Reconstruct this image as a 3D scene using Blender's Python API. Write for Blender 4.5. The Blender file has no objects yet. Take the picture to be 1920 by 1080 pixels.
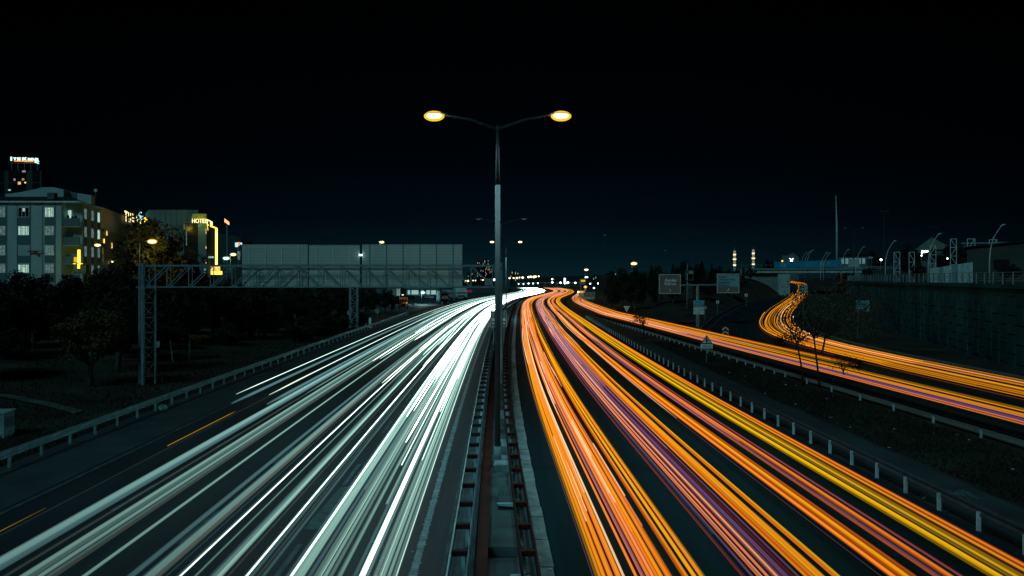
import bpy, math, random
import numpy as np
from mathutils import Vector, Matrix
random.seed(11)
rad = math.radians
S = bpy.context.scene
C = S.collection
F, CX, HY, H = 1500.0, 960.0, 521.0, 7.0
def P(u, v, Y):
    "world point at distance Y seen in direction (u, v)"
    return Vector(((u - CX) / F * Y, Y, H - (v - HY) / F * Y))

# ------------------------------------------------------------------ camera
cd = bpy.data.cameras.new('camera'); cam = bpy.data.objects.new('camera', cd); C.objects.link(cam)
cd.sensor_width = 36.0; cd.lens = F / 1920 * 36; cd.shift_y = -19 / 1920
cd.clip_end = 6000; cam.location = (0, 0, H); cam.rotation_euler = (rad(90), 0, 0)
S.camera = cam
# ------------------------------------------------------------------ sky
W = bpy.data.worlds.new('World'); S.world = W; W.use_nodes = True
n = W.node_tree.nodes; l = W.node_tree.links
bg = n['Background']; bg.inputs['Strength'].default_value = .85
tc = n.new('ShaderNodeTexCoord'); sx = n.new('ShaderNodeSeparateXYZ'); l.new(tc.outputs['Generated'], sx.inputs[0])
cr = n.new('ShaderNodeValToRGB'); l.new(sx.outputs['Z'], cr.inputs[0])
e = cr.color_ramp.elements
e[0].position = 0.0; e[0].color = (.0022, .0135, .0185, 1)
e[1].position = .30; e[1].color = (.00002, .0003, .0007, 1)
for p, c in ((.028, (.0010, .0085, .0128, 1)), (.07, (.0003, .0036, .0064, 1)), (.15, (.0001, .0012, .0024, 1))):
    k = e.new(p); k.color = c
pw = n.new('ShaderNodeMath'); pw.operation = 'MAXIMUM'; pw.inputs[1].default_value = .35; l.new(sx.outputs['Y'], pw.inputs[0])
p2 = n.new('ShaderNodeMath'); p2.operation = 'POWER'; p2.inputs[1].default_value = 7; l.new(pw.outputs[0], p2.inputs[0])
p3 = n.new('ShaderNodeMath'); p3.operation = 'ADD'; p3.inputs[1].default_value = .12; l.new(p2.outputs[0], p3.inputs[0])
mx = n.new('ShaderNodeVectorMath'); mx.operation = 'SCALE'; l.new(cr.outputs[0], mx.inputs[0]); l.new(p3.outputs[0], mx.inputs['Scale'])
l.new(mx.outputs[0], bg.inputs['Color'])
# ------------------------------------------------------------------ night ambient: unseen directional fill, added for city glow on facades and wall
sd = bpy.data.lights.new('ambient_fill', 'SUN'); so = bpy.data.objects.new('ambient_fill', sd); C.objects.link(so)
sd.energy = .48; sd.angle = rad(12); sd.color = (.55, .92, 1.0); so.rotation_euler = (rad(52), 0, rad(-28))
S.view_settings.view_transform = 'Standard'; S.view_settings.look = 'None'; S.view_settings.gamma = 1; S.view_settings.exposure = 0
S.cycles.use_denoising = True
S.cycles.transparent_max_bounces = 160
S.cycles.max_bounces = 4; S.cycles.diffuse_bounces = 2; S.cycles.glossy_bounces = 2
S.cycles.sample_clamp_indirect = 3.0

# ------------------------------------------------------------------ materials
MATS = {}
def mat(name, col, rough=.8, metal=0.0, var=.25, scale=3.0, bump=0.0, stretch=None, spec=.3, var2=None, tint=True):
    if name in MATS: return MATS[name]
    m = bpy.data.materials.new(name); m.use_nodes = True; MATS[name] = m
    if tint: col = (col[0] * .48, col[1] * .96, min(1, col[2] * 1.08)); var2 = (var2[0] * .5, var2[1], var2[2]) if var2 else None
    nt = m.node_tree; b = nt.nodes['Principled BSDF']
    b.inputs['Roughness'].default_value = rough; b.inputs['Metallic'].default_value = metal
    b.inputs['Specular IOR Level'].default_value = spec
    t = nt.nodes.new('ShaderNodeTexCoord'); mp = nt.nodes.new('ShaderNodeMapping'); nt.links.new(t.outputs['Object'], mp.inputs[0])
    if stretch: mp.inputs['Scale'].default_value = stretch
    nz = nt.nodes.new('ShaderNodeTexNoise'); nz.inputs['Scale'].default_value = scale; nz.inputs['Detail'].default_value = 6
    nt.links.new(mp.outputs[0], nz.inputs[0])
    r = nt.nodes.new('ShaderNodeValToRGB'); nt.links.new(nz.outputs[0], r.inputs[0])
    r.color_ramp.elements[0].position = .3; r.color_ramp.elements[1].position = .7
    r.color_ramp.elements[0].color = tuple(c * (1 - var) for c in col) + (1,)
    r.color_ramp.elements[1].color = tuple(min(1, c * (1 + var)) for c in (var2 or col)) + (1,)
    nt.links.new(r.outputs[0], b.inputs['Base Color'])
    if bump:
        nb = nt.nodes.new('ShaderNodeTexNoise'); nb.inputs['Scale'].default_value = scale * 9; nb.inputs['Detail'].default_value = 4
        nt.links.new(mp.outputs[0], nb.inputs[0])
        bp = nt.nodes.new('ShaderNodeBump'); bp.inputs['Strength'].default_value = bump; bp.inputs['Distance'].default_value = .05
        nt.links.new(nb.outputs[0], bp.inputs['Height']); nt.links.new(bp.outputs[0], b.inputs['Normal'])
    return m
def emit(name, col, s=1.0, mottled=0.0):
    if name in MATS: return MATS[name]
    m = bpy.data.materials.new(name); m.use_nodes = True; MATS[name] = m; nt = m.node_tree
    nt.nodes.remove(nt.nodes['Principled BSDF'])
    em = nt.nodes.new('ShaderNodeEmission'); em.inputs[0].default_value = tuple(col) + (1,); em.inputs[1].default_value = s
    if mottled:
        t = nt.nodes.new('ShaderNodeTexCoord'); nz = nt.nodes.new('ShaderNodeTexNoise'); nz.inputs['Scale'].default_value = 2.2
        nt.links.new(t.outputs['Object'], nz.inputs[0]); mr = nt.nodes.new('ShaderNodeMapRange')
        mr.inputs[1].default_value = .3; mr.inputs[2].default_value = .7; mr.inputs[3].default_value = s * (1 - mottled); mr.inputs[4].default_value = s * (1 + mottled)
        nt.links.new(nz.outputs[0], mr.inputs[0]); nt.links.new(mr.outputs[0], em.inputs[1])
    nt.links.new(em.outputs[0], nt.nodes['Material Output'].inputs[0])
    return m
def glow(name, col, s=1.0, keep=1.0):
    "light with nothing solid in it: adds to what lies behind; keep < 1 veils it a little"
    if name in MATS: return MATS[name]
    m = bpy.data.materials.new(name); m.use_nodes = True; MATS[name] = m; nt = m.node_tree
    nt.nodes.remove(nt.nodes['Principled BSDF'])
    em = nt.nodes.new('ShaderNodeEmission'); em.inputs[0].default_value = tuple(col) + (1,); em.inputs[1].default_value = s
    tr = nt.nodes.new('ShaderNodeBsdfTransparent'); tr.inputs[0].default_value = (keep, keep, keep, 1)
    ad = nt.nodes.new('ShaderNodeAddShader'); nt.links.new(em.outputs[0], ad.inputs[0]); nt.links.new(tr.outputs[0], ad.inputs[1])
    nt.links.new(ad.outputs[0], nt.nodes['Material Output'].inputs[0])
    return m

M_asph = mat('asphalt', (.020, .031, .035), .72, var=.35, scale=.35, bump=.35, stretch=(3.0, .12, 1), spec=.3)
M_asphr = mat('asphalt_cool', (.010, .036, .042), .9, var=.35, scale=.35, bump=.35, stretch=(3.0, .12, 1), spec=.02)
M_asph2 = mat('asphalt_shoulder', (.045, .060, .062), .85, var=.3, scale=.5, bump=.3)
M_line = mat('road_paint', (.22, .25, .25), .6, var=.45, scale=2.5)
M_linew = mat('worn_road_paint', (.08, .10, .11), .7, var=.5, scale=2.5)
M_conc = mat('concrete', (.30, .33, .31), .9, var=.35, scale=1.6, bump=.5)
M_concd = mat('concrete_dirty', (.075, .095, .09), .9, var=.5, scale=1.2, bump=.6)
M_concp = mat('concrete_pale', (.50, .56, .54), .85, var=.25, scale=.8, bump=.3)
M_panelc = mat('wall_panel_concrete', (.040, .12, .13), .95, var=.4, spec=.02, scale=.22, bump=.4)
M_earth = mat('earth', (.016, .019, .014), .95, var=.6, scale=.25, bump=.6, var2=(.034, .036, .026))
M_grass = mat('grass_blades', (.020, .022, .013), .9, var=.5, scale=.4)
M_gal = mat('galvanised_steel', (.30, .40, .42), .45, .55, var=.25, scale=2.0, spec=.5)
M_gald = mat('painted_steel_blue_grey', (.22, .29, .30), .55, .2, var=.25, scale=2.0)
M_pole = mat('pole_steel', (.042, .055, .055), .7, .0, var=.15, scale=1.5)
M_rust = mat('rusty_steel', (.045, .010, .005), .8, .1, var=.6, scale=1.5, tint=False)
M_rustd = mat('dark_oxide_steel', (.020, .014, .013), .8, .1, var=.5, scale=2.5, tint=False)
M_post = mat('whitish_post', (.52, .60, .60), .7, var=.25, scale=3)
M_leaf = mat('dark_foliage', (.016, .024, .016), .9, var=.5, scale=.5)
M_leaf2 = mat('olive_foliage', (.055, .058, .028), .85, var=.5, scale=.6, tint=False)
M_leaf3 = mat('pale_dry_foliage', (.085, .085, .055), .85, var=.5, scale=.8)
M_bark = mat('bark', (.06, .07, .06), .95, var=.4, scale=4, bump=.5)
M_barkd = mat('bark_dark', (.03, .03, .025), .95, var=.4, scale=4, bump=.5)
M_render = mat('wall_render', (.55, .54, .50), .9, var=.10, scale=.5, bump=.1)
M_renderd = mat('grey_render', (.10, .145, .15), .9, var=.2, scale=.6)
M_blk = mat('black_glass', (.012, .016, .018), .15, spec=.6)
M_glass = mat('window_glass_unlit', (.05, .08, .085), .12, spec=.6)
M_frame = mat('window_frame_white', (.9, .82, .78), .5)
M_roof = mat('roof_tiles_dark', (.022, .024, .024), .9, var=.4, scale=2)
M_metal_sheet = mat('ribbed_sheet', (.34, .39, .37), .6, .1, var=.18, scale=.5)
M_signg = mat('sign_grey_green', (.15, .20, .18), .6)
M_signw = mat('sign_white', (.95, .85, .80), .5, var=.12)
M_signb = mat('sign_pale_blue', (.25, .47, .50), .5, var=.08)
M_ink = mat('sign_dark_ink', (.02, .035, .04), .6)
M_blue = mat('sign_blue', (.01, .20, .32), .5, var=.1)
M_banner = mat('banner_blue', (.012, .30, .50), .6, var=.1)
M_yel = mat('sign_yellow_green', (.80, .85, .42), .5, tint=False)
M_orange = mat('truck_orange', (.80, .20, .02), .45, tint=False)
M_white = mat('truck_white', (.62, .68, .66), .5)
M_dark = mat('dark_rubber', (.010, .018, .018), .9, spec=.05)
M_red = mat('red_cloth', (.22, .03, .02), .8, tint=False)
E_lamp = emit('lamp_bulb_white_hot', (1, .95, .72), 9)
E_lampw = emit('lamp_bulb_cold', (.80, 1, .93), 7)
G_halo = glow('bowl_halo_amber', (1, .60, .01), .55)
G_halow = glow('bowl_halo_cold', (.30, .75, .68), .3)
E_letter = emit('lit_letters_amber', (1, .76, .30), 1.9)
E_win = emit('lit_window_mint', (.42, .62, .52), .95, .3)
E_wind = emit('dim_window', (.10, .17, .165), .8, .5)
E_winy = emit('lit_window_warm', (1, .62, .22), .9, .4)
E_neon = emit('neon_amber', (1, .62, .06), 2.2)
E_neonw = emit('neon_white_hot', (1, .84, .42), 3.5)
E_neonb = emit('neon_blue_white', (.35, .85, .95), 1.2)
E_neono = emit('neon_orange', (1, .30, .05), 1.6)
E_cold = emit('letters_cold_white', (.65, 1, .9), 1.6)

def gas(name, col, per_m, sigma=0.0):
    "a column of glowing air: light per metre, dimming what is behind it by sigma per metre"
    if name in MATS: return MATS[name]
    m = bpy.data.materials.new(name); m.use_nodes = True; MATS[name] = m; nt = m.node_tree
    nt.nodes.remove(nt.nodes['Principled BSDF'])
    em = nt.nodes.new('ShaderNodeEmission'); em.inputs[0].default_value = tuple(col) + (1,); em.inputs[1].default_value = per_m
    out = em.outputs[0]
    if sigma:
        ab = nt.nodes.new('ShaderNodeVolumeAbsorption'); ab.inputs[0].default_value = (0, 0, 0, 1); ab.inputs[1].default_value = sigma
        ad = nt.nodes.new('ShaderNodeAddShader'); nt.links.new(em.outputs[0], ad.inputs[0]); nt.links.new(ab.outputs[0], ad.inputs[1]); out = ad.outputs[0]
    nt.links.new(out, nt.nodes['Material Output'].inputs['Volume'])
    return m

# ------------------------------------------------------------------ mesh helpers
class MB:
    def __init__(s): s.v = []; s.f = []; s.m = []
    def face(s, pts, mi=0):
        i = len(s.v); s.v += [tuple(p) for p in pts]; s.f.append(tuple(range(i, i + len(pts)))); s.m.append(mi)
    def box(s, c, d, rz=0.0, mi=0, tilt=None):
        i = len(s.v); co, si = math.cos(rz), math.sin(rz)
        for z in (-.5, .5):
            for x, y in ((-.5, -.5), (.5, -.5), (.5, .5), (-.5, .5)):
                X, Y = x * d[0], y * d[1]
                s.v.append((c[0] + X * co - Y * si, c[1] + X * si + Y * co, c[2] + z * d[2]))
        for q in ((0, 3, 2, 1), (4, 5, 6, 7), (0, 1, 5, 4), (1, 2, 6, 5), (2, 3, 7, 6), (3, 0, 4, 7)):
            s.f.append(tuple(i + k for k in q)); s.m.append(mi)
        return s
    def bar(s, a, b, w=.05, h=None, mi=0):
        "square bar from a to b"
        return s.tube([a, b], [w / 2 * 1.3, (h or w) / 2 * 1.3], 4, mi)
    def tube(s, path, r, k=6, mi=0, cap=True, flat=1.0):
        path = [Vector(p) for p in path]; n = len(path); base = len(s.v)
        rr = r if isinstance(r, (list, tuple)) and len(r) == n else [r if not isinstance(r, (list, tuple)) else r[0]] * n
        for i, p in enumerate(path):
            t = (path[min(i + 1, n - 1)] - path[max(i - 1, 0)])
            if t.length < 1e-9: t = Vector((0, 0, 1))
            t.normalize()
            up = Vector((0, 0, 1)) if abs(t.z) < .9 else Vector((0, 1, 0))
            a = t.cross(up).normalized(); b = a.cross(t)
            for j in range(k):
                an = 2 * math.pi * (j + .5) / k
                s.v.append(tuple(p + a * (math.cos(an) * rr[i]) + b * (math.sin(an) * rr[i] * flat)))
        for i in range(n - 1):
            for j in range(k):
                q = base + i * k
                s.f.append((q + j, q + k + j, q + k + (j + 1) % k, q + (j + 1) % k)); s.m.append(mi)
        if cap:
            s.f.append(tuple(base + j for j in range(k))); s.m.append(mi)
            s.f.append(tuple(base + (n - 1) * k + j for j in range(k - 1, -1, -1))); s.m.append(mi)
        return s
    def prism(s, poly, y0, y1, mi=0, axis='y'):
        "polygon of (a, z) pairs pushed along y (or of (x, y) pairs pushed along z)"
        i = len(s.v); k = len(poly)
        for w in (y0, y1):
            for a, b in poly: s.v.append((a, w, b) if axis == 'y' else (a, b, w))
        for j in range(k): s.f.append((i + j, i + (j + 1) % k, i + k + (j + 1) % k, i + k + j)); s.m.append(mi)
        s.f.append(tuple(i + j for j in range(k - 1, -1, -1))); s.m.append(mi); s.f.append(tuple(i + k + j for j in range(k))); s.m.append(mi)
        return s
    def ball(s, c, r, mi=0, k=10, q=6):
        if not isinstance(r, (tuple, list)): r = (r, r, r)
        base = len(s.v)
        for i in range(q + 1):
            th = math.pi * i / q
            for j in range(k):
                ph = 2 * math.pi * j / k
                s.v.append((c[0] + r[0] * math.sin(th) * math.cos(ph), c[1] + r[1] * math.sin(th) * math.sin(ph), c[2] + r[2] * math.cos(th)))
        for i in range(q):
            for j in range(k):
                a = base + i * k; s.f.append((a + j, a + k + j, a + k + (j + 1) % k, a + (j + 1) % k)); s.m.append(mi)
        return s
    def build(s, name, mats, parent=None, smooth=False, loc=None):
        me = bpy.data.meshes.new(name)
        off = Vector(loc) if loc is not None else Vector((0, 0, 0))
        me.from_pydata([tuple(Vector(v) - off) for v in s.v] if loc is not None else s.v, [], s.f)
        if not isinstance(mats, (list, tuple)): mats = [mats]
        for m in mats: me.materials.append(m)
        if len(mats) > 1: me.polygons.foreach_set('material_index', s.m)
        if smooth: me.polygons.foreach_set('use_smooth', [True] * len(s.f))
        me.update()
        o = bpy.data.objects.new(name, me); C.objects.link(o)
        if loc is not None: o.location = loc
        if parent: o.parent = parent
        return o
def tag(o, label, cat=None, group=None, kind=None):
    if label: o['label'] = label
    if cat: o['category'] = cat
    if group: o['group'] = group
    if kind: o['kind'] = kind
    return o
def thing(name, label, cat, loc=(0, 0, 0), rz=0, group=None):
    o = bpy.data.objects.new(name, None); C.objects.link(o); o.empty_display_size = .2
    o.location = loc; o.rotation_euler = (0, 0, rz); return tag(o, label, cat, group)
def struct(o): o['kind'] = 'structure'; return o
def copy_tree(o, parent=None):
    c = o.copy(); C.objects.link(c); c.parent = parent
    for ch in [x for x in bpy.data.objects if x.parent == o]: copy_tree(ch, c)
    return c
def text(name, s, size, m, parent, loc, rot=(math.pi / 2, 0, 0), align='LEFT', ext=.01, sx=1.0, bold=0.0):
    cu = bpy.data.curves.new(name, 'FONT'); cu.body = s; cu.size = size; cu.extrude = ext; cu.align_x = align; cu.offset = bold
    cu.resolution_u = 3
    t = bpy.data.objects.new('tmp', cu); C.objects.link(t)
    me = bpy.data.meshes.new_from_object(t.evaluated_get(bpy.context.evaluated_depsgraph_get()))
    bpy.data.objects.remove(t); me.materials.clear(); me.materials.append(m); me.name = name
    o = bpy.data.objects.new(name, me); C.objects.link(o); o.parent = parent; o.location = loc; o.rotation_euler = rot; o.scale = (sx, 1, 1)
    return o

# ------------------------------------------------------------------ road geometry
GY = np.arange(-60, 760, 1.0)
def curve(pts, sm=14):
    ys, xs = [p[0] for p in pts], [p[1] for p in pts]
    g = np.interp(GY, ys, xs); g[GY > ys[-1]] = xs[-1] + (GY[GY > ys[-1]] - ys[-1]) * (xs[-1] - xs[-2]) / (ys[-1] - ys[-2])
    g[GY < ys[0]] = xs[0] + (GY[GY < ys[0]] - ys[0]) * (xs[1] - xs[0]) / (ys[1] - ys[0])
    k = np.exp(-.5 * (np.arange(-2 * sm, 2 * sm + 1) / (sm * .8)) ** 2); k /= k.sum()
    pad = np.concatenate([g[0] + (np.arange(-2 * sm, 0)) * (g[1] - g[0]), g, g[-1] + (np.arange(1, 2 * sm + 1)) * (g[-1] - g[-2])])
    g2 = np.convolve(pad, k, 'valid')
    return lambda y: float(np.interp(y, GY, g2))
# right kerb of the median, and the rail on its left side
Rk = curve([(15, 1.10), (20, .98), (27, .78), (35, .585), (48, .36), (60, .32), (75, .30), (90, .38), (130, .75), (160, 1.1), (190, 1.7), (215, 2.6), (240, 4.2), (262, 6.2), (295, 10.4), (326, 14.2), (365, 18.3), (411, 20.6), (470, 20.5), (525, 17.5), (600, 8), (720, -15)], 10)
Ll = curve([(15, -1.33), (20, -1.42), (30, -1.64), (40, -1.80), (52, -2.0), (75, -2.25), (100, -2.45), (130, -2.4), (157, -2.1), (189, -1.2), (215, .0), (245, 2.2), (262, 4.0), (295, 8.2), (326, 12.0), (365, 16.0), (411, 18.3), (470, 18.0), (525, 15.0), (600, 5.5), (720, -18)], 10)
# slip road inner rail
Qr = curve([(-20, 22.6), (15, 21.6), (34, 20.75), (42, 20.2), (53, 19.6), (63, 19.0), (80, 17.9), (92, 17.3), (122, 15.5), (138, 14.2), (150, 13.6), (200, 14.5)], 8)
def rz_far(y): return 0.0 if y < 500 else -((y - 500) ** 1.3) * .006
def ystep(a, b):
    out = [a]
    while out[-1] < b: out.append(out[-1] + (1.5 if out[-1] < 60 else 3 if out[-1] < 150 else 6))
    out[-1] = b; return out
def ribbon(name, fa, fb, y0, y1, z, m, nx=1):
    mb = MB(); ys = ystep(y0, y1); nx = max(1, nx)
    for y in ys:
        for i in range(nx + 1):
            t = i / nx; mb.v.append((fa(y) * (1 - t) + fb(y) * t, y, z + rz_far(y)))
    k = nx + 1
    for j in range(len(ys) - 1):
        for i in range(nx):
            a = j * k + i; mb.f.append((a, a + 1, a + k + 1, a + k)); mb.m.append(0)
    return mb.build(name, m)
struct(ribbon('left_road', lambda y: Ll(y) - 17.0, lambda y: Ll(y) - .25, -30, 700, 0.0, M_asph))
struct(ribbon('right_road', lambda y: Rk(y), lambda y: Rk(y) + 12.0, -30, 700, 0.0, M_asphr))
struct(ribbon('road_shoulder', lambda y: Ll(y) - 17.3 , lambda y: Ll(y) - 13.9, -30, 150, 0.004, M_asph2))
struct(ribbon('island_path', lambda y: Rk(y) + 12.3, lambda y: Rk(y) + 14.6, -30, 84, 0.006, M_asph2))
struct(ribbon('slip_road', lambda y: Qr(y) + .35, lambda y: Qr(y) + 6.2, -20, 146, 0.008, M_asphr))
struct(ribbon('slip_shoulder_lit', lambda y: Qr(y) + .30, lambda y: Qr(y) + 1.35, -20, 120, 0.013, mat('shoulder_headlamp_lit', (.20, .26, .22), .9, var=.2, scale=.4, spec=.05)))  # headlamp light on the shoulder asphalt, put into a paler colour
# painted lines
def line(name, f, off, y0, y1, w, m, dash=None, z=.014):
    mb = MB()
    if dash:
        y = y0
        while y < y1:
            n_ = max(2, int(dash[0] / 2)); 
            for i in range(n_):
                a, b = y + dash[0] * i / n_, y + dash[0] * (i + 1) / n_
                mb.face([(f(a) + off - w / 2, a, z), (f(a) + off + w / 2, a, z), (f(b) + off + w / 2, b, z), (f(b) + off - w / 2, b, z)])
            y += dash[1]
    else:
        ys = ystep(y0, y1)
        for a, b in zip(ys, ys[1:]):
            mb.face([(f(a) + off - w / 2, a, z), (f(a) + off + w / 2, a, z), (f(b) + off + w / 2, b, z), (f(b) + off - w / 2, b, z)])
    return struct(mb.build(name, m))
line('edge_line', Ll, -.92, 8, 300, .17, M_line)
line('edge_line', Ll, -13.65, 8, 300, .16, M_linew)
for k, off in enumerate((-4.1, -7.3, -10.5)): line('lane_line', Ll, off, 9 + 3 * k, 240, .15, M_linew, (3.0, 9.0))
line('edge_line', Rk, 11.2, 8, 200, .15, M_linew)
for k, off in enumerate((3.45, 6.3, 9.05)): line('lane_line', Rk, off, 10 + 2 * k, 240, .14, M_linew, (3.0, 9.0))
line('edge_line', Qr, 1.1, 8, 135, .14, M_linew, z=.02)
# ragged rumble strip beside the left edge line
mb = MB(); y = 9.0
while y < 90:
    x = Ll(y) - .92; w = random.uniform(.13, .24)
    mb.face([(x - w / 2, y, .018), (x + w / 2 + random.uniform(-.03, .03), y + .01, .018), (x + w / 2, y + .1, .018), (x - w / 2 + random.uniform(-.03, .03), y + .11, .018)]); y += .17
struct(mb.build('rumble_strip', M_line))
# asphalt patches and joints on the left road
mb = MB()
for (x, y, w, d) in ((-5.45, 24.5, .55, 4.6), (-9.2, 97, 1.6, 3.2)):
    mb.face([(x - w / 2 - .08 * (d > 4), y - d / 2, .012), (x + w / 2, y - d / 2, .012), (x + w / 2 + .08, y + d / 2, .012), (x - w / 2, y + d / 2, .012)])
struct(mb.build('road_patch', mat('patch_asphalt', (.075, .095, .09), .9, var=.4, scale=3)))

# ------------------------------------------------------------------ ramp (rises to the underpass)
RC = [(31.6, 10), (30.2, 25), (29.3, 36), (28.9, 48), (28.8, 60), (29.1, 72), (30.2, 84), (33.0, 98), (38.3, 116), (45.6, 136), (55.6, 160), (65.2, 183), (72.0, 200), (80.5, 222), (87, 243), (90, 262)]
def dens(pts, n=10):
    out = []
    for i in range(len(pts) - 1):
        p0, p1, p2, p3 = (np.array(pts[max(0, min(len(pts) - 1, j))], float) for j in (i - 1, i, i + 1, i + 2))
        for k in range(n):
            t = k / n; out.append(.5 * ((2 * p1) + (-p0 + p2) * t + (2 * p0 - 5 * p1 + 4 * p2 - p3) * t * t + (-p0 + 3 * p1 - 3 * p2 + p3) * t ** 3))
    out.append(np.array(pts[-1], float)); return np.array(out)
RD = dens(RC, 8)
def rampz(y): return float(np.interp(y, [0, 104, 120, 140, 165, 185, 200, 230, 275], [0, 0, .18, .85, 1.5, 2.0, 2.6, 4.3, 5.5]))
def left_edge(y): return float(np.interp(y, [0, 30, 60, 75, 92, 108, 130, 160, 180, 200, 225, 255, 280], [27.4, 26.2, 24.9, 24.2, 23.3, 25.6, 33.0, 45, 56, 68.2, 76, 86, 97]))
mb = MB()
for p in RD:
    d = 4.0 if p[1] < 90 else 3.4
    mb.v.append((left_edge(p[1]) if p[1] < 196 else p[0] - 3.4, p[1], rampz(p[1]) + .002)); mb.v.append((p[0] + d, p[1], rampz(p[1]) + .002))
for i in range(len(RD) - 1): mb.f.append((2 * i, 2 * i + 1, 2 * i + 3, 2 * i + 2)); mb.m.append(0)
struct(mb.build('ramp_road', M_asphr))
mb = MB()
for i in range(len(RD) - 1):
    a, b = RD[i], RD[i + 1]
    if a[1] > 30:
        mb.face([(a[0] + 3.0, a[1], rampz(a[1]) + .02), (a[0] + 3.14, a[1], rampz(a[1]) + .02), (b[0] + 3.14, b[1], rampz(b[1]) + .02), (b[0] + 3.0, b[1], rampz(b[1]) + .02)])
    if 96 < a[1] < 200:
        xa, xb = left_edge(a[1]) + .8, left_edge(b[1]) + .8
        mb.face([(xa, a[1], rampz(a[1]) + .02), (xa + .2, a[1], rampz(a[1]) + .02), (xb + .2, b[1], rampz(b[1]) + .02), (xb, b[1], rampz(b[1]) + .02)])
    if 80 < a[1] < 180 and (i % 4) == 0:
        t = .5; xa, xb = left_edge(a[1]) * .55 + a[0] * .45, left_edge(b[1]) * .55 + b[0] * .45
        b1 = a[1] + 2.6; xb = xa + (xb - xa) * 2.6 / (b[1] - a[1])
        mb.face([(xa, a[1], rampz(a[1]) + .03), (xa + .16, a[1], rampz(a[1]) + .03), (xb + .16, b1, rampz(b1) + .03), (xb, b1, rampz(b1) + .03)])
struct(mb.build('edge_line', M_linew))
# pale kerb along the outer side of the ramp
mb = MB(); last = None
for y in range(92, 205, 3):
    x, z = left_edge(y) - .15, rampz(y)
    if last:
        (xa, ya, za) = last
        mb.face([(xa - .3, ya, za + .14), (xa, ya, za + .14), (x, y, z + .14), (x - .3, y, z + .14)]); mb.face([(xa, ya, za - .1), (xa, ya, za + .14), (x, y, z + .14), (x, y, z - .1)][::-1])
        mb.face([(xa - .3, ya, za - .1), (xa - .3, ya, za + .14), (x - .3, y, z + .14), (x - .3, y, z - .1)])
    last = (x, y, z)
struct(mb.build('kerb', M_concd))

# ------------------------------------------------------------------ ground
WALL = [(35.6, 28), (36.6, 45), (39, 62), (45.5, 88), (52, 112), (58, 134), (68, 162), (82, 192), (92, 206)]
def wallx(y): return float(np.interp(y, [p[1] for p in WALL], [p[0] for p in WALL]))
def ground_h(x, y):
    h = -.06
    if x < -22:
        t = -x - 22; h += min(3.0, max(0, t - 4) * .07) * min(1, max(0, (170 - y) / 30 if y > 140 else 1))
    if y > 450 and x > -70: h += rz_far(y) - .1 - (y - 450) * .004
    if x > 13 and y > 90:
        cx, z = left_edge(y), rampz(y); base = z - .16
        if x < cx - 1: 
            d = cx - 1 - x; k = min(1, (y - 90) / 60.)
            w = math.exp(-max(0, d - 14) / 9.0)
            base = (z * w - .16) + k * max(0.0, min(1, (y - 140) / 50.)) * 5.5 * (1 - math.exp(-d / 5)) * math.exp(-max(0, d - 9) / 10.0)
        h = max(h, base) if y > 100 else h
        if x > cx and x < wallx(y): h = z - .16 + max(0, min(x - (np.interp(y, RD[:, 1], RD[:, 0]) + 4.0), 8)) * .03
    elif x > 33: h += max(0, min(x - 33.6, 6)) * .02
    return h
xs = [-1500, -700, -400, -250, -170] + list(range(-130, -24, 4)) + list(range(-24, 24, 3)) + list(range(24, 150, 2)) + [160, 200, 300, 500, 900, 1500]
ys = [-200, -60, -20] + list(range(0, 240, 3)) + list(range(240, 330, 10)) + list(range(330, 720, 26)) + [800, 1000, 1400, 2000, 3500]
mb = MB()
for y in ys:
    for x in xs: mb.v.append((x, y, ground_h(x, y) + (random.uniform(-.04, .02) if (x < -19 or x > 150) else 0)))
nx = len(xs)
for j in range(len(ys) - 1):
    for i in range(nx - 1): a = j * nx + i; mb.f.append((a, a + 1, a + nx + 1, a + nx)); mb.m.append(0)
struct(mb.build('ground', M_earth, smooth=True))
# parking area beyond the left road
struct(MB().prism([(-75, 168), (-20.2, 168), (-19.5, 200), (-15.5, 225), (-8, 262), (-3, 300), (-3, 360), (-90, 360)], -.4, -.02, axis='z').build('parking_lot', mat('lot_asphalt', (.07, .09, .09), .8)))
# dirt path in the grass at the left
mb = MB(); q = [(-36.5, 45.5), (-33, 46.4), (-29, 46.0), (-25.5, 44.2), (-22.5, 41.6)]
for (a, b) in zip(q, q[1:]): mb.face([(a[0], a[1] - .5, ground_h(*a) + .09), (b[0], b[1] - .5, ground_h(*b) + .09), (b[0], b[1] + .4, ground_h(*b) + .09), (a[0], a[1] + .4, ground_h(*a) + .09)])
struct(mb.build('dirt_path', mat('trodden_earth', (.11, .12, .10), .95, var=.4, scale=1)))

# ------------------------------------------------------------------ median between the two roads
mb = MB(); ys = ystep(-10, 430)
for y in ys:
    mb.v += [(Ll(y) - .25, y, .0), (Ll(y) - .25, y, .09), (Ll(y) + .5, y, .11), (Ll(y) + .5, y, .03), (Rk(y) - .5, y, .05), (Rk(y) - .42, y, .05)]
for j in range(len(ys) - 1):
    for i in range(5): a = j * 6 + i; mb.f.append((a, a + 1, a + 7, a + 6)); mb.m.append(0)
struct(mb.build('median_strip', M_concd))
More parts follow.
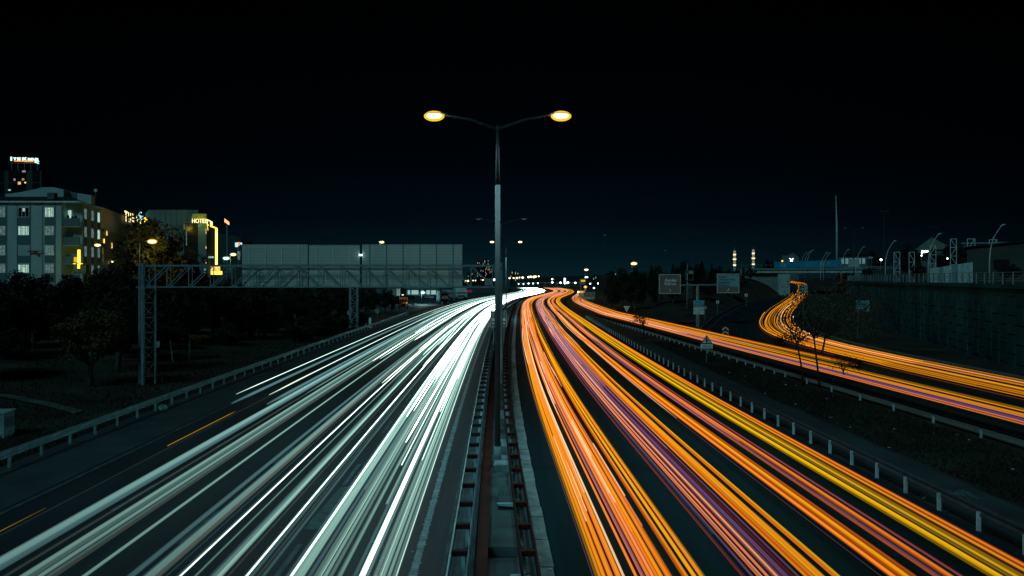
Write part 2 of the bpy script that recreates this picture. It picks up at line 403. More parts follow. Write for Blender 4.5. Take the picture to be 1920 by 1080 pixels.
# pale kerb blocks with open joints, a few knocked askew
mb = MB(); y = 4.0; rr = random.Random(5)
while y < 330:
    L_ = (1.0 if y < 70 else 3.0); x0, x1 = Rk(y) - .40, Rk(y) - .01; x2, x3 = Rk(y + L_) - .40, Rk(y + L_) - .01
    j = .012 if y < 70 else 0; h = .135 + rr.uniform(-.012, .012); s_ = rr.uniform(-.02, .015)
    i = len(mb.v)
    for z in (-.05, h):
        mb.v += [(x0 + s_, y + j, z), (x1 + s_, y + j, z), (x3 + s_, y + L_ - j, z + 0 * s_), (x2 + s_, y + L_ - j, z)]
    for q in ((0, 3, 2, 1), (4, 5, 6, 7), (0, 1, 5, 4), (1, 2, 6, 5), (2, 3, 7, 6), (3, 0, 4, 7)): mb.f.append(tuple(i + k for k in q)); mb.m.append(0)
    y += L_
struct(mb.build('kerb', M_conc))
# W-beam rails
PROF = [(0, .31), (.035, .28), (.035, .22), (0, .175), (0, .135), (.035, .09), (.035, .03), (0, 0)]
def beam(mb, f, y0, y1, z0, side, step=None, mi=0, zf=None):
    ys = ystep(y0, y1); k = len(PROF)
    base = len(mb.v)
    for y in ys:
        zz = zf(y) if zf else rz_far(y)
        for (d, z) in PROF: mb.v.append((f(y) + d * side, y, z0 + z + zz))
        for (d, z) in reversed(PROF): mb.v.append((f(y) + (d - .012) * side, y, z0 + z + zz))
    kk = 2 * k
    for j in range(len(ys) - 1):
        for i in range(kk): a = base + j * kk; mb.f.append((a + i, a + (i + 1) % kk, a + kk + (i + 1) % kk, a + kk + i)); mb.m.append(mi)
    return mb
def guardrail(name, label, f, y0, y1, side, m_beam, m_post, z0=.42, sp=2.0, hpost=.62, inset=.08, w=.09, blocks=None, second=None, spmap=None, group=None):
    t = thing(name, label, 'guardrail', (f(y0), y0, 0), group=group)
    off = Vector((f(y0), y0, 0))
    def put(mb, nm, m):
        mb.v = [tuple(Vector(v) - off) for v in mb.v]; return mb.build(nm, m, t)
    put(beam(MB(), f, y0, y1, z0, side), 'rail', m_beam)
    if second is not None: put(beam(MB(), lambda y: f(y) - side * second, y0, y1, z0, -side), 'rail', m_beam)
    y = y0 + .5; cnt = 0; rest = MB(); restb = MB()
    rr = random.Random(3)
    while y < y1 - .2:
        x = f(y) - side * (inset if second is None else second * .72)
        lean = rr.uniform(-.02, .02)
        def postmesh(mb):
            mb.tube([(x, y, -.1), (x + lean, y + lean, hpost)], w * .7, 4)
        if cnt < 70 and y < 160:
            p = MB(); postmesh(p); put(p, 'post', m_post)
            if blocks: b = MB(); b.box((f(y) - side * second * .5, y + .02, z0 + .22), (second, .17, .12)); put(b, 'spacer', blocks)
        else:
            postmesh(rest)
            if blocks: restb.box((f(y) - side * second * .5, y, z0 + .22), (second, .17, .12))
        cnt += 1; y += sp if spmap is None else spmap(y)
    if rest.v: put(rest, 'post', m_post)['kind'] = 'stuff'
    if restb.v: put(restb, 'spacer', blocks)['kind'] = 'stuff'
    return t
guardrail('guardrail', 'long steel guardrail along the outer left shoulder, in front of the dark trees', lambda y: Ll(y) - 16.85 if y < 118 else Ll(118) - 16.85 - (0 if y < 118 else (y - 118) * .01), 8, 152, 1, M_gal, M_gald, sp=2.1, hpost=.6)
guardrail('guardrail', 'double sided guardrail with pale top edge on the left side of the median', Ll, 6, 330, -1, M_gal, M_post, z0=.42, second=.40, blocks=M_rustd)
guardrail('guardrail', 'dark double guardrail with rust coloured spacer blocks beside the pale kerb of the median', lambda y: Rk(y) - .46 - .0045 * max(0, min(y, 90) - 17), 6, 330, 1, M_rustd, M_post, z0=.42, second=.34, blocks=M_rust)
guardrail('guardrail', 'guardrail with white posts along the outer edge of the main orange lit road', lambda y: Rk(y) + 12.05, 8, 140, -1, mat('rail_dull', (.05, .06, .065), .8), M_post, z0=.38, sp=1.95, hpost=.52, inset=-.05)
guardrail('guardrail', 'dark guardrail with white posts between the grass island and the slip road', Qr, 24, 138, -1, M_dark, M_post, z0=.40, hpost=.5, inset=.07, spmap=lambda y: 3.6 if y < 56 else 2.0)
# far side of the ramp
t = thing('guardrail', 'low dark guardrail at the foot of the slope under the concrete wall', 'guardrail', (0, 0, 0))
pts = [(p[0] + 4.3, p[1], rampz(p[1])) for p in RD if 20 < p[1] < 150]
mb = MB(); mb.tube([(a, b, c + .55) for a, b, c in pts], .1, 4); mb.build('rail', M_gald, t)
for k in range(0, len(pts) - 1):
    for s_ in (0, .33, .66):
        a, b = Vector(pts[k]), Vector(pts[k + 1]); q = a.lerp(b, s_)
        if q.y < 100: MB().tube([(q.x, q.y, q.z - .1), (q.x, q.y, q.z + .5)], .05, 4).build('post', M_gald, t)
# rusty channel lying in the median, concrete bits
mb = MB(); ys = ystep(4, 120)
for y in ys:
    x = Ll(y) + .70; w = .135 * (1 if y < 60 else 1.1)
    mb.v += [(x - w, y, .34), (x - w, y, .40), (x - w + .02, y, .40), (x - w + .02, y, .36), (x + w - .02, y, .36), (x + w - .02, y, .40), (x + w, y, .40), (x + w, y, .34)]
for j in range(len(ys) - 1):
    for i in range(8): a = j * 8; mb.f.append((a + i, a + (i + 1) % 8, a + 8 + (i + 1) % 8, a + 8 + i)); mb.m.append(0)
ch = mb.build('steel_channel', M_rust); tag(ch, 'dark rust red steel channel running along the middle of the median', 'steel channel')
mb = MB()
for y in range(5, 120, 5): mb.box((Ll(y) + .70, y, .17), (.2, .3, .34))
mb.build('support_block', M_concd, ch)['kind'] = 'stuff'
def slab(name, x, y, z, d, m, label, cat, rz=0.0):
    o = MB(); o.box((0, 0, 0), d, 0)
    # chipped corners: jitter
    rr = random.Random(hash((x, y)) % 1000)
    o.v = [(a + rr.uniform(-.03, .03), b + rr.uniform(-.04, .04), c + rr.uniform(-.015, .015)) for a, b, c in o.v]
    ob = o.build(name, m); ob.location = (x, y, z); ob.rotation_euler = (0, 0, rz)
    md = ob.modifiers.new('b', 'BEVEL'); md.width = .015; md.segments = 1
    return tag(ob, label, cat)
slab('concrete_slab', .28, 17.2, .15, (.42, 1.9, .26), M_concp, 'rough speckled concrete slab lying in the median nearest the camera', 'concrete slab', .12)
slab('concrete_slab', -.10, 24.6, .18, (.62, 2.2, .30), M_concd, 'dirty flat concrete footing in the median with a pale front lip', 'concrete footing')
slab('concrete_plinth', -.18, 21.6, .14, (.75, 3.2, .24), M_concd, 'long dark concrete block between the rusty channel and the right median guardrail', 'concrete block')
slab('kerb_stone', -.12, 23.45, .36, (.62, .16, .10), M_concp, 'pale concrete kerb stone lying crosswise in the median', 'kerb stone')
slab('concrete_slab', -.30, 29.4, .16, (.66, 1.5, .30), M_conc, 'pale concrete foundation block under the tall lamp post', 'foundation')
for k, (y, m_) in enumerate(((33.0, M_conc), (36.5, M_concd), (40.2, M_conc), (44.5, M_concd))):
    slab('concrete_slab', (Ll(y) + Rk(y)) / 2 + .28, y, .12, (.45, 1.4, .2), m_, ['pale concrete slab just behind the tall lamp post', 'dark concrete slab second behind the tall lamp post', 'pale concrete slab third behind the tall lamp post', 'dark concrete slab farthest behind the tall lamp post'][k], 'concrete slab', .05 * (-1) ** k)
# anchor bolts on the footing
mb = MB()
for i in range(6):
    for j in range(2): mb.tube([(-.34 + i * .1, 23.9 + j * .5, .3), (-.34 + i * .1, 23.9 + j * .5, .46)], .01, 4)
mb.tube([(-.38, 24.1, .40), (.2, 24.1, .40)], .008, 4)
tag(mb.build('anchor_bolts', M_gal), 'cluster of thin anchor bolts and wire on the dark footing in the median', 'bolts')

# ------------------------------------------------------------------ street lamps
def lamp_light(o, p, W_, col, size=.25, spot=True):
    d = bpy.data.lights.new('lamp_light', 'SPOT' if spot else 'POINT'); d.energy = W_; d.color = col; d.shadow_soft_size = size
    if spot: d.spot_size = rad(148); d.spot_blend = .8
    q = bpy.data.objects.new('lamp_light', d); C.objects.link(q); q.parent = o; q.location = p
def head(t, x, y, z, s, lit, L=.62, kind='amber', k=1.0):
    "cobra head whose long axis runs outwards (s = -1 left, +1 right)"
    mb = MB(); secs = [(-.34, .05, .04), (-.2, .11, .07), (.1, .15, .08), (.3, .13, .07), (.4, .05, .03)]
    for (a, w, h) in secs:
        for j in range(8):
            an = 2 * math.pi * j / 8
            zz = math.sin(an) * h; mb.v.append((x + s * a * k * L / .62, y + math.cos(an) * w * k, z + (zz if zz > 0 else zz * .35) * k + .03))
    for i in range(len(secs) - 1):
        for j in range(8): a = i * 8; mb.f.append((a + j, a + (j + 1) % 8, a + 8 + (j + 1) % 8, a + 8 + j)); mb.m.append(0)
    mb.f.append(tuple(range(8))); mb.f.append(tuple(range(len(mb.v) - 8, len(mb.v)))); mb.m += [0, 0]
    h = mb.build('lamp_head', M_gald, t, smooth=True)
    if lit:
        c = (x + s * .08 * k, y, z - .03 * k)
        MB().ball(c, (.27 * k, .15 * k, .10 * k), k=14, q=8).build('bulb', E_lamp if kind == 'amber' else E_lampw, h, smooth=True)
        MB().ball((c[0], c[1], c[2] - .015), (.38 * k, .22 * k, .19 * k), k=16, q=10).build('glass_bowl', G_halo if kind == 'amber' else G_halow, h, smooth=True)  # bowl enlarged and made to glow, standing in for the halo round the bulb
    else:
        MB().ball((x + s * .08 * k, y, z - .02 * k), (.22 * k, .12 * k, .05 * k), k=10, q=6).build('glass_bowl', M_signw, h, smooth=True)
    return h
def double_lamp(x, y, label, lit, hp=12.55, arm=2.26, rise=.46, W_=1050, group='lamp posts in the median', r0=.108, r1=.058):
    t = thing('street_lamp', label, 'street lamp', (x, y, 0), group=group)
    mb = MB(); mb.tube([(0, 0, 0), (0, 0, hp * .83)], [r0, r0 * .93], 12); mb.build('pole', M_pole, t, smooth=True)
    mb = MB(); mb.tube([(0, 0, hp * .83), (0, 0, hp)], [r0 * .80, r1], 12); mb.build('upper_pole', M_pole, t, smooth=True)
    MB().tube([(0, 0, .02), (0, 0, .8)], [r0 * 1.35, r0 * 1.25], 12).build('base', M_conc if y < 40 else M_pole, t, smooth=True)
    MB().tube([(0, 0, hp - .12), (0, 0, hp + .06)], [r1 * 1.5, r1 * 1.35], 8).build('cap', M_pole, t)
    for s in (-1, 1):
        MB().tube([(s * .05, 0, hp - .05), (s * arm * .45, 0, hp + rise * .62), (s * (arm - .3), 0, hp + rise)], [.06, .05, .035], 6).build('arm', M_pole, t, smooth=True)
        head(t, s * arm, 0, hp + rise, s, lit)
        if lit: lamp_light(t, (s * arm, 0, hp + rise - .25), W_, (.66, .95, 1.0))
    return t
double_lamp(-.53, 29.5, 'tall grey lamp post with two glowing amber lamps standing in the median nearest the camera', True)
double_lamp(-1.08, 82, 'double armed lamp post whose two lamps are off, hidden behind the nearest lamp post', False)
double_lamp(-.98, 133, 'far double armed lamp post with two glowing lamps, third along the median', True)
double_lamp(-.9, -23, 'unseen added double armed lamp post on the median behind the viewpoint', True)  # unseen post one spacing back, added to light the near road
def single_lamp(x, y, z0, hp, arm, label, lit=True, kind='amber', W_=500, k=1.0, group=None, r=.08, col=(1, .72, .12)):
    t = thing('street_lamp', label, 'street lamp', (x, y, z0), group=group)
    MB().tube([(0, 0, 0), (0, 0, hp)], [r, r * .55], 8).build('pole', M_pole, t, smooth=True)
    s = 1 if arm > 0 else -1
    if abs(arm) > .1: MB().tube([(0, 0, hp - .03), (arm * .6, 0, hp + .1), (arm, 0, hp + .15)], [.05, .04, .03], 6).build('arm', M_pole, t, smooth=True)
    head(t, arm + s * .2, 0, hp + .15, s, lit, kind=kind, k=k)
    if lit and W_: lamp_light(t, (arm + s * .3, 0, hp - .1), W_, col if kind == 'amber' else (.75, 1, .95), spot=False)
    return t
single_lamp(-41.9, 90, 1.0, 10.0, 1.1, 'single amber lamp glowing before the yellow lit tree above the gantry mast', W_=420, k=1.5)
single_lamp(-56.2, 110, 1.5, 9.9, -.5, 'single amber lamp at the right hand corner of the pale apartment building', W_=260, k=1.2)
single_lamp(-49.3, 140, 1.0, 10.0, .2, 'amber lamp glowing between the neon hotel tower and the grey sign panels', W_=400, k=1.5)
single_lamp(-24.8, 150, 0, 13.6, .1, 'small amber lamp shining just above the grey sign panels of the gantry', W_=300, k=1.3)
single_lamp(30.0, 200, 0, 10.5, .1, 'bright amber lamp over the dark trees right of the far bend of the road', W_=900, k=2.2)
single_lamp(27.4, 300, 0, 10.0, .1, 'amber lamp above the cold white one beside the far signs', W_=400, k=2.2)
single_lamp(27.8, 304, 0, 7.2, .1, 'cold white lamp right below the amber one beside the far signs', kind='cold', W_=400, k=2.2)
single_lamp(41.5, 300, 0, 3.9, .1, 'small low amber lamp right of the far signs', W_=60, k=2.0)
double_lamp(74.8, 175, 'tall unlit double armed lamp behind the curved lamps on the terrace', False, hp=17.6, arm=1.9, rise=.3, group=None)
# small lamps by the foot of the apartment block
for k, (u, v, y, kd, kk, lb) in enumerate(((205, 491, 160, 'amber', 2.6, 'brightest of the low yellow lamps between the apartment building and the lit tree'), (199, 493, 158, 'amber', 1.2, 'small yellow lamp left of the bright low one beside the apartment building'),
        (219, 490, 165, 'amber', 1.3, 'small yellow lamp right of the bright low one beside the apartment building'), (236, 496, 170, 'amber', 1.8, 'orange lamp low above the hedge left of the lit tree'),
        (224, 508, 150, 'cold', 1.4, 'cold white lamp low above the hedge left of the lit tree'), (243, 507, 150, 'cold', 1.8, 'second cold white lamp low above the hedge, nearer the lit tree'),
        (420, 484, 170, 'cold', 2.2, 'cold white lamp between the neon hotel tower and the amber lamp'))):
    p = P(u, v, y); single_lamp(p.x, y, 1.5, p.z - 1.6, .1, lb, kind=kd, W_=120, k=kk)
# floodlight of the parking area
p = P(790, 549, 212); t = single_lamp(p.x, 212, 0, p.z, .1, 'bright cold floodlight in the parking area under the sign gantry', kind='cold', W_=1500, k=1.8)
p = P(752.5, 554, 214); single_lamp(p.x, 214, 0, p.z, .1, 'small cold lamp above the orange truck', kind='cold', W_=150, k=1.1)
# rows of far lamps on the horizon
def far_lamp(u, v, Y, r, m, label, group, ground=-4):
    p = P(u, v, Y); t = thing('street_lamp', label, 'street lamp', (p.x, Y, ground), group=group)
    MB().tube([(0, 0, 0), (0, 0, p.z - ground)], .14, 5).build('pole', M_pole, t)
    MB().ball((0, -.3, p.z - ground), (r * .8, r * .65, r * .65), k=10, q=6).build('lamp_globe', m, t, smooth=True)
for (u, v, r) in ((872.5, 527, 1.0), (877.5, 527, .9), (887, 526, .65), (891.5, 526, .6), (905.5, 525, .7), (955.5, 521.5, .9), (963, 521.3, .85), (969, 521.2, .9), (974, 520.4, .7), (980, 520.5, 1.15), (991, 519.5, 1.1), (995, 519, 1.1), (1001, 519.2, 1.3), (1004, 518.6, 1.1), (1010, 518, .8)):
    far_lamp(u, v, 620, r, E_neonw, 'tiny amber lamp in the row on the horizon beyond the nearest lamp post', 'far amber lamps on the horizon')
for (u, v, r) in ((927, 524.5, 1.0), (972.5, 532.5, .45), (981.5, 532.5, .5), (991, 531.5, .6), (999.5, 531.5, .6), (1008.5, 531, .5), (1035.5, 523.5, .7), (1035.5, 529.5, .8), (1051, 530, .8), (1064.5, 530, 1.0), (1078.5, 530.5, .8)):
    far_lamp(u, v, 540, r, E_lampw, 'tiny cold white lamp on the horizon above the far end of the light trails', 'far white lamps over the far bridge')
for (u, v, r) in ((1106.5, 532, .45), (1121, 531.5, .45), (1113.5, 540, .5)):
    far_lamp(u, v, 380, r, E_lampw, 'small cold white lamp right of the far roadside signs', 'white lamps right of the far signs', 0)
p = P(1059, 527, 500); t = thing('light_column', 'tall cold white light column on the horizon above the far bend', 'light column', (p.x, 500, 0))
MB().box((0, 0, p.z), (.9, .5, 3.6)).build('tube', E_lampw, t); MB().tube([(0, 0.4, -3), (0, .4, p.z + 1.8)], .2, 6).build('pole', M_pole, t)
# curved unlit lamps on the terrace
def curved_lamp(x, y, z, label, k=1.0):
    t = thing('curved_lamp', label, 'street lamp', (x, y, z), group='curved lamps along the terrace road'); M_gal = mat('curved_lamp_paint', (.85, .66, .58), .6)
    MB().tube([(0, 0, 0), (0, 0, 2.6 * k), (.12 * k, 0, 4.0 * k), (.5 * k, 0, 5.3 * k), (1.05 * k, 0, 6.25 * k), (1.35 * k, 0, 6.62 * k)], [.09, .075, .065, .055, .045, .04], 8).build('pole', M_gal, t, smooth=True)
    MB().tube([(1.28 * k, 0, 6.6 * k), (1.5 * k, 0, 6.78 * k), (1.75 * k, 0, 6.86 * k), (1.98 * k, 0, 6.84 * k)], [.07, .15, .16, .04], 8, flat=.55).build('lamp_head', M_white, t, smooth=True)
    MB().tube([(0, 0, -.02), (0, 0, .35)], .15, 8).build('base', M_gald, t)
    return t
for x, y, lb in ((56.1, 94, 'curved unlit lamp nearest the camera, at the far right of the terrace railing'), (58.8, 113, 'second curved unlit lamp, beside the ribbed metal fence'), (63.0, 135, 'third curved unlit lamp behind the terrace railing'),
                 (69.2, 161, 'fourth curved unlit lamp, crossing the grey sign boards on the terrace'), (72.8, 177, 'fifth curved unlit lamp, right of the blue bridge banner'), (75.6, 196, 'sixth curved unlit lamp, in front of the right end of the blue banner'),
                 (77.5, 199, 'seventh curved unlit lamp, beside the bunch over the bridge')):
    curved_lamp(x, y, 6.4, lb)
for x, y, lb in ((76.0, 206, 'eighth curved unlit lamp standing on the bridge'), (81.0, 224, 'ninth curved unlit lamp standing beyond the bridge'), (79.0, 216, 'tenth curved unlit lamp, leftmost of the bunch over the bridge')): curved_lamp(x, y, 8.0, lb, .9)

# ------------------------------------------------------------------ gantry over the left road
t = thing('sign_gantry', 'steel lattice sign gantry carrying three grey sign panels seen from behind across the left road', 'sign gantry', (-24.1, 52.8, 0))
def T(u, v, Y=52.8): p = P(u, v, Y); return (p.x + 24.1, Y - 52.8, p.z)
mast = MB()
xs_ = [(-.47, 0), (.0, -.55), (.50, .12)]
for (a, b), r in zip(xs_, (.085, .115, .075)): mast.tube([(a, b, 0), (a, b, 7.95)], r, 8)
for z in np.arange(.5, 6.6, .97):
    for i, j in ((0, 1), (1, 2), (2, 0)):
        A, B = xs_[i], xs_[j]; mast.bar((A[0], A[1], z), (B[0], B[1], z), .05)
        mast.bar((A[0], A[1], z + (.97 if i == 0 else 0)), (B[0], B[1], z + (0 if i == 0 else .97)), .04)
mast.build('mast', M_gald, t)
MB().box((.72, 0, 2.6), (.16, .12, .4)).build('control_box', M_gal, t)
tr = MB(); x0, x1 = -.5, 23.35; zb, zt = 6.40, 7.82
for yy in (-.45, .15):
    for z in (zb, zt): tr.bar((x0, yy, z), (x1, yy, z), .085 if yy < 0 else .06)
xx = x0 + .6; i = 0
while xx < x1 - .2:
    for yy in (-.45, .15):
        tr.bar((xx, yy, zb), (xx, yy, zt), .05)
        nx_ = min(xx + 1.42, x1)
        left = xx < 9.5
        tr.bar((xx, yy, zb if left else zt), (nx_, yy, zt if left else zb), .06)
    tr.bar((xx, -.45, zb), (xx, .15, zb), .04); tr.bar((xx, -.45, zt), (xx, .15, zt), .04)
    xx += 1.42; i += 1
tr.bar((x0, .15, zt - .05), (x1, .15, zt - .05), .05)
tr.build('truss', M_gald, t)
rp = MB(); rp.tube([(23.4, -.1, 0), (23.4, -.1, 8.0)], .10, 8); rp.build('right_post', M_gald, t)
M_panel = mat('panel_back_aluminium', (.72, .60, .52), .6, .15, var=.08, scale=.25)
for k, (u0, u1, v0, lb) in enumerate(((450, 574, 458, 'leftmost grey sign panel with pale vertical ribs'), (576.5, 672, 459, 'narrow middle grey sign panel'), (677, 866, 458, 'widest rightmost grey sign panel with dark seams'))):
    a, b = T(u0, v0)[0], T(u1, v0)[0]; z1, z0_ = T(0, v0)[2], T(0, 537.0)[2]
    pn = MB(); pn.box(((a + b) / 2, .42, (z0_ + z1) / 2), (b - a, .06, z1 - z0_))
    o = pn.build('sign_panel', M_panel, t); tag(o, lb)
    rb = MB(); z = z0_ + .1
    while z < z1 - .03: rb.box(((a + b) / 2, .378, z), (b - a - .04, .025, .035)); z += .20
    rb.build('slats', mat('panel_slats', (.55, .48, .42), .6, .1, var=.1), o)
    st = MB(); nn = {0: 4, 1: 3, 2: 6}[k]
    for j in range(nn):
        x = a + (b - a) * ((j + .45) / nn); st.box((x, .352, (z0_ + z1) / 2), (.045, .03, z1 - z0_ - .02))
    st.build('ribs', M_frame if k == 0 else M_gald if k == 2 else M_signw, o)
# small bright lamp between the panels
MB().ball((T(674.5, 478)[0], .3, T(0, 478)[2]), (.11, .08, .05), k=8, q=5).build('signal_lamp', E_lampw, t, smooth=True)
# second gantry further on
t = thing('sign_gantry', 'farther lattice gantry whose mast stands below the joint of the grey sign panels', 'sign gantry', (-22.1, 111.7, 0))
mb = MB()
for a in (-.5, .5):
    for b in (-.4, .4): mb.bar((a, b, 0), (a, b, 7.2), .14)
for i, z in enumerate(np.arange(.2, 6.8, .8)):
    s_ = 1 if i % 2 else -1
    for b in (-.4, .4): mb.bar((-.5 * s_, b, z), (.5 * s_, b, z + .8), .07); mb.bar((-.5, b, z), (.5, b, z), .05)
mb.build('mast', M_gald, t)
mb = MB()
for z in (6.1, 7.3): mb.bar((-.5, 0, z), (15, 0, z), .12)
for k in range(14): mb.bar((k * 1.1, 0, 6.1 if k % 2 else 7.3), (k * 1.1 + 1.1, 0, 7.3 if k % 2 else 6.1), .06)
mb.build('truss', M_gald, t); MB().bar((15, 0, 0), (15, 0, 7.4), .16).build('right_post', M_gald, t) if False else None
# far bridge/gantry row across the road
t = thing('footbridge', 'long low steel footbridge crossing beyond the far end of the light trails', 'footbridge', (3, 546, -3))
mb = MB()
for z in (4.0, 6.6): mb.bar((0, 0, z), (44, 0, z), .35)
for k in range(22): mb.bar((k * 2, 0, 4.0), (k * 2 + 2, 0, 6.6) if k % 2 else (k * 2, 0, 6.6), .15)
mb.build('truss', M_gal, t); mb = MB(); mb.box((22, .8, 4.0), (44, 2.2, .25)); mb.build('deck', M_concd, t)
for x in (0, 17.2, 44): MB().box((x, .8, 0), (.8, .8, 8)).build('pier', M_concd, t)
p = P(916, 529, 420); t = thing('traffic_sign', 'small pale ribbed panel on the horizon left of the nearest lamp post', 'sign panel', (p.x, 420, 0))
MB().box((0, 0, p.z), (4.0, .2, 3.8)).build('panel', M_metal_sheet, t); MB().bar((0, .2, 0), (0, .2, p.z), .3).build('post', M_gald, t)
mb = MB()
for k in range(9): mb.box((-1.8 + k * .45, -.12, p.z), (.06, .04, 3.7))
mb.build('ribs', M_gald, t)

# ------------------------------------------------------------------ signs
def arrow(name, parent, pts, m, loc, th=.02):
    mb = MB(); mb.prism(pts, -th, 0); o = mb.build(name, m, parent); o.location = loc; return o
ARW = [(-.06, -.5), (.06, -.5), (.06, .15), (.24, .02), (.24, .2), (0, .5), (-.24, .2), (-.24, .02), (-.06, .15)]
def rot(poly, a, k=1.0): c, s = math.cos(a), math.sin(a); return [((x * c - z * s) * k, (x * s + z * c) * k) for x, z in poly]
def framed(mb_par, name, x, z, w, h, m, mb_border=None, bw=.07, y=0.0, label=None):
    o = MB().box((x, y, z), (w, .07, h)).build(name, m, mb_par)
    if mb_border:
        b = MB()
        for s in (-1, 1):
            b.box((x + s * (w / 2 - bw / 2), y - .042, z), (bw, .016, h)); b.box((x, y - .043, z + s * (h / 2 - bw / 2)), (w - 2 * bw, .016, bw))
        b.build('border', mb_border, o)
    if label: o['label'] = label
    return o
# T-shaped direction sign
Y0 = 115.0; bx = (1308.5 - CX) / F * Y0
t = thing('direction_sign', 'T shaped direction sign with two boards, reading Avcılar Edirne on the left board', 'direction sign', (bx, Y0, 0))
def TS(u, v): p = P(u, v, Y0); return p.x - bx, p.z
MB().tube([(0, .1, -.2), (0, .1, TS(0, 535)[1])], [.27, .19], 8).build('post', M_gal, t)
mb = MB(); mb.tube([(TS(1256, 0)[0], .1, TS(0, 535)[1]), (TS(1372, 0)[0], .1, TS(0, 534)[1])], .14, 8); mb.build('arm', M_gal, t)
M_bord = mat('sign_border', (.62, .55, .50), .5)
(a, zt), (b, zb) = TS(1235, 514), TS(1276, 551)
o = framed(t, 'sign_board', (a + b) / 2, (zt + zb) / 2, b - a, zt - zb, mat('sign_grey', (.24, .17, .145), .6, var=.1), M_bord, .12, -.16, 'grey board reading Avcılar Edirne with an arrow pointing down')
x0 = TS(1246, 0)[0]
text('lettering', 'Avcılar', .60, M_signw, o, (x0, -.20, TS(0, 528)[1]), sx=1.05, bold=.022); text('lettering', 'Edirne', .60, M_signw, o, (x0 - .05, -.20, TS(0, 534.6)[1]), sx=1.05, bold=.012)
arrow('arrow', o, rot(ARW, math.pi, .45), M_signw, (TS(1256, 0)[0], -.20, TS(0, 544)[1]))
(a, zt), (b, zb) = TS(1343.5, 513), TS(1385.5, 549.5)
o = framed(t, 'sign_board', (a + b) / 2, (zt + zb) / 2, b - a, zt - zb, mat('sign_grey', (0, 0, 0)), M_bord, .12, -.16, 'board reading Atatürk Olimpiyat Parkı Başakşehir Kayaşehir with an arrow up to the right')
pz = (TS(0, 516)[1], TS(0, 537.5)[1]); pxx = (TS(1346.5, 0)[0], TS(1383, 0)[0])
MB().box(((pxx[0] + pxx[1]) / 2, -.21, sum(pz) / 2), (pxx[1] - pxx[0], .02, pz[0] - pz[1])).build('name_panel', M_signb, o)
for k, s_ in enumerate(('Atatürk', 'Olimpiyat Parkı', 'Başakşehir', 'Kayaşehir')):
    text('lettering', s_, .40, M_ink, o, (pxx[0] + .06, -.222, pz[0] - .36 - k * .40), sx=.92, bold=.008)
arrow('arrow', o, rot(ARW, -math.pi / 4, .5), M_signw, (TS(1364.5, 0)[0], -.20, TS(0, 543.5)[1]))
# stacked information sign in front of the post
Y1 = 113.0; cxs = (1310.3 - CX) / F * Y1
t = thing('information_sign', 'pale stacked information sign with four rows fixed in front of the direction sign post', 'information sign', (cxs, Y1, 0))
def TI(v): return P(0, v, Y1).z
MB().tube([(0, .08, -.2), (0, .08, TI(565))], .09, 8).build('post', M_gal, t)
w = 20 / F * Y1
rows = ((563, 575, M_signb), (575.3, 580.2, M_signb), (580.5, 582.6, M_signw), (582.8, 590, M_signw))
for k, (va, vb, m_) in enumerate(((563, 569.8, M_signb), (570, 575.8, mat('sign_teal_grey', (.24, .36, .36), .6)), (576, 582.4, M_signw), (582.8, 589.6, M_signw))):
    o = framed(t, 'row_panel', 0, (TI(va) + TI(vb)) / 2, w, TI(va) - TI(vb) - .03, m_, None)
    if k == 0: MB().box((-.1, -.05, (TI(va) + TI(vb)) / 2), (w * .62, .02, .26)).build('blue_band', mat('bright_blue_band', (.01, .38, .55), .5), o)
    if k == 2: text('lettering', 'T O K İ', .26, M_ink, o, (-.5, -.045, TI(vb) + .14), sx=1.2)
    if k == 3:
        for q in range(2): MB().box((-.12, -.045, TI(vb) + .12 + q * .2), (w * .6 - .1 * q, .01, .045)).build('small_print', mat('faint_print', (.2, .27, .27), .6), o)
    arrow('arrow', o, rot(ARW, -math.pi / 2, .22), M_ink, (w * .38, -.05, (TI(va) + TI(vb)) / 2))
# ladder mast
p = P(1288, 593, 146)
t = thing('camera_mast', 'thin steel mast with a caged ladder and small platform left of the direction sign post', 'mast', (p.x, 146, 0))
MB().tube([(0, 0, -.2), (.1, 0, 9.6)], [.13, .08], 8).build('pole', M_gal, t, smooth=True)
mb = MB()
for z in (6.6, 8.3): mb.box((.45, 0, z), (1.3, .8, .06))
for x in (-.2, 1.05):
    for y_ in (-.4, .4): mb.bar((x, y_, 6.6), (x, y_, 8.3), .05)
mb.build('platform', M_gald, t); MB().box((.65, -.2, 8.0), (.75, .3, .5)).build('camera_box', M_metal_sheet, t)
mb = MB()
for x in (.35, .85): mb.bar((x, .2, 3.2), (x, .2, 6.6), .04)
for k in range(10): mb.bar((.35, .2, 3.3 + k * .33), (.85, .2, 3.3 + k * .33), .04)
mb.build('ladder', M_gald, t)
# median two-arrow sign behind the lamp post
p = P(935, 613, 76); zb, zt = P(0, 613, 76).z, P(0, 583, 76).z; w = 30.5 / F * 76
t = thing('lane_sign', 'grey lane sign with two arrows and vehicle pictograms partly hidden behind the nearest lamp post', 'lane sign', (p.x, 76, 0))
o = framed(t, 'sign_board', 0, (zb + zt) / 2, w, zt - zb, mat('sign_grey', (0, 0, 0)), M_bord, .05)
for s_ in (-1, 1):
    x = s_ * .52
    arrow('arrow', o, rot([(-.04, -.5), (.04, -.5), (.04, .2), (.16, .2), (0, .5), (-.16, .2), (-.04, .2)], 0, .42), M_signw, (x, -.045, zt - .36))
    MB().prism([(-.13, -.13), (-.06, -.13), (-.06, -.17), (-.02, -.17), (-.02, -.13), (.04, -.13), (.04, -.17), (.09, -.17), (.09, -.13), (.13, -.13), (.13, .15), (-.13, .15)], -.06, -.045).build('vehicle_pictogram', M_signw, o).location = (x, 0, (zb + zt) / 2 - .05)
    MB().box((x, -.05, zb + .34), (.2, .012, .12)).build('number_plate', M_signw, o)
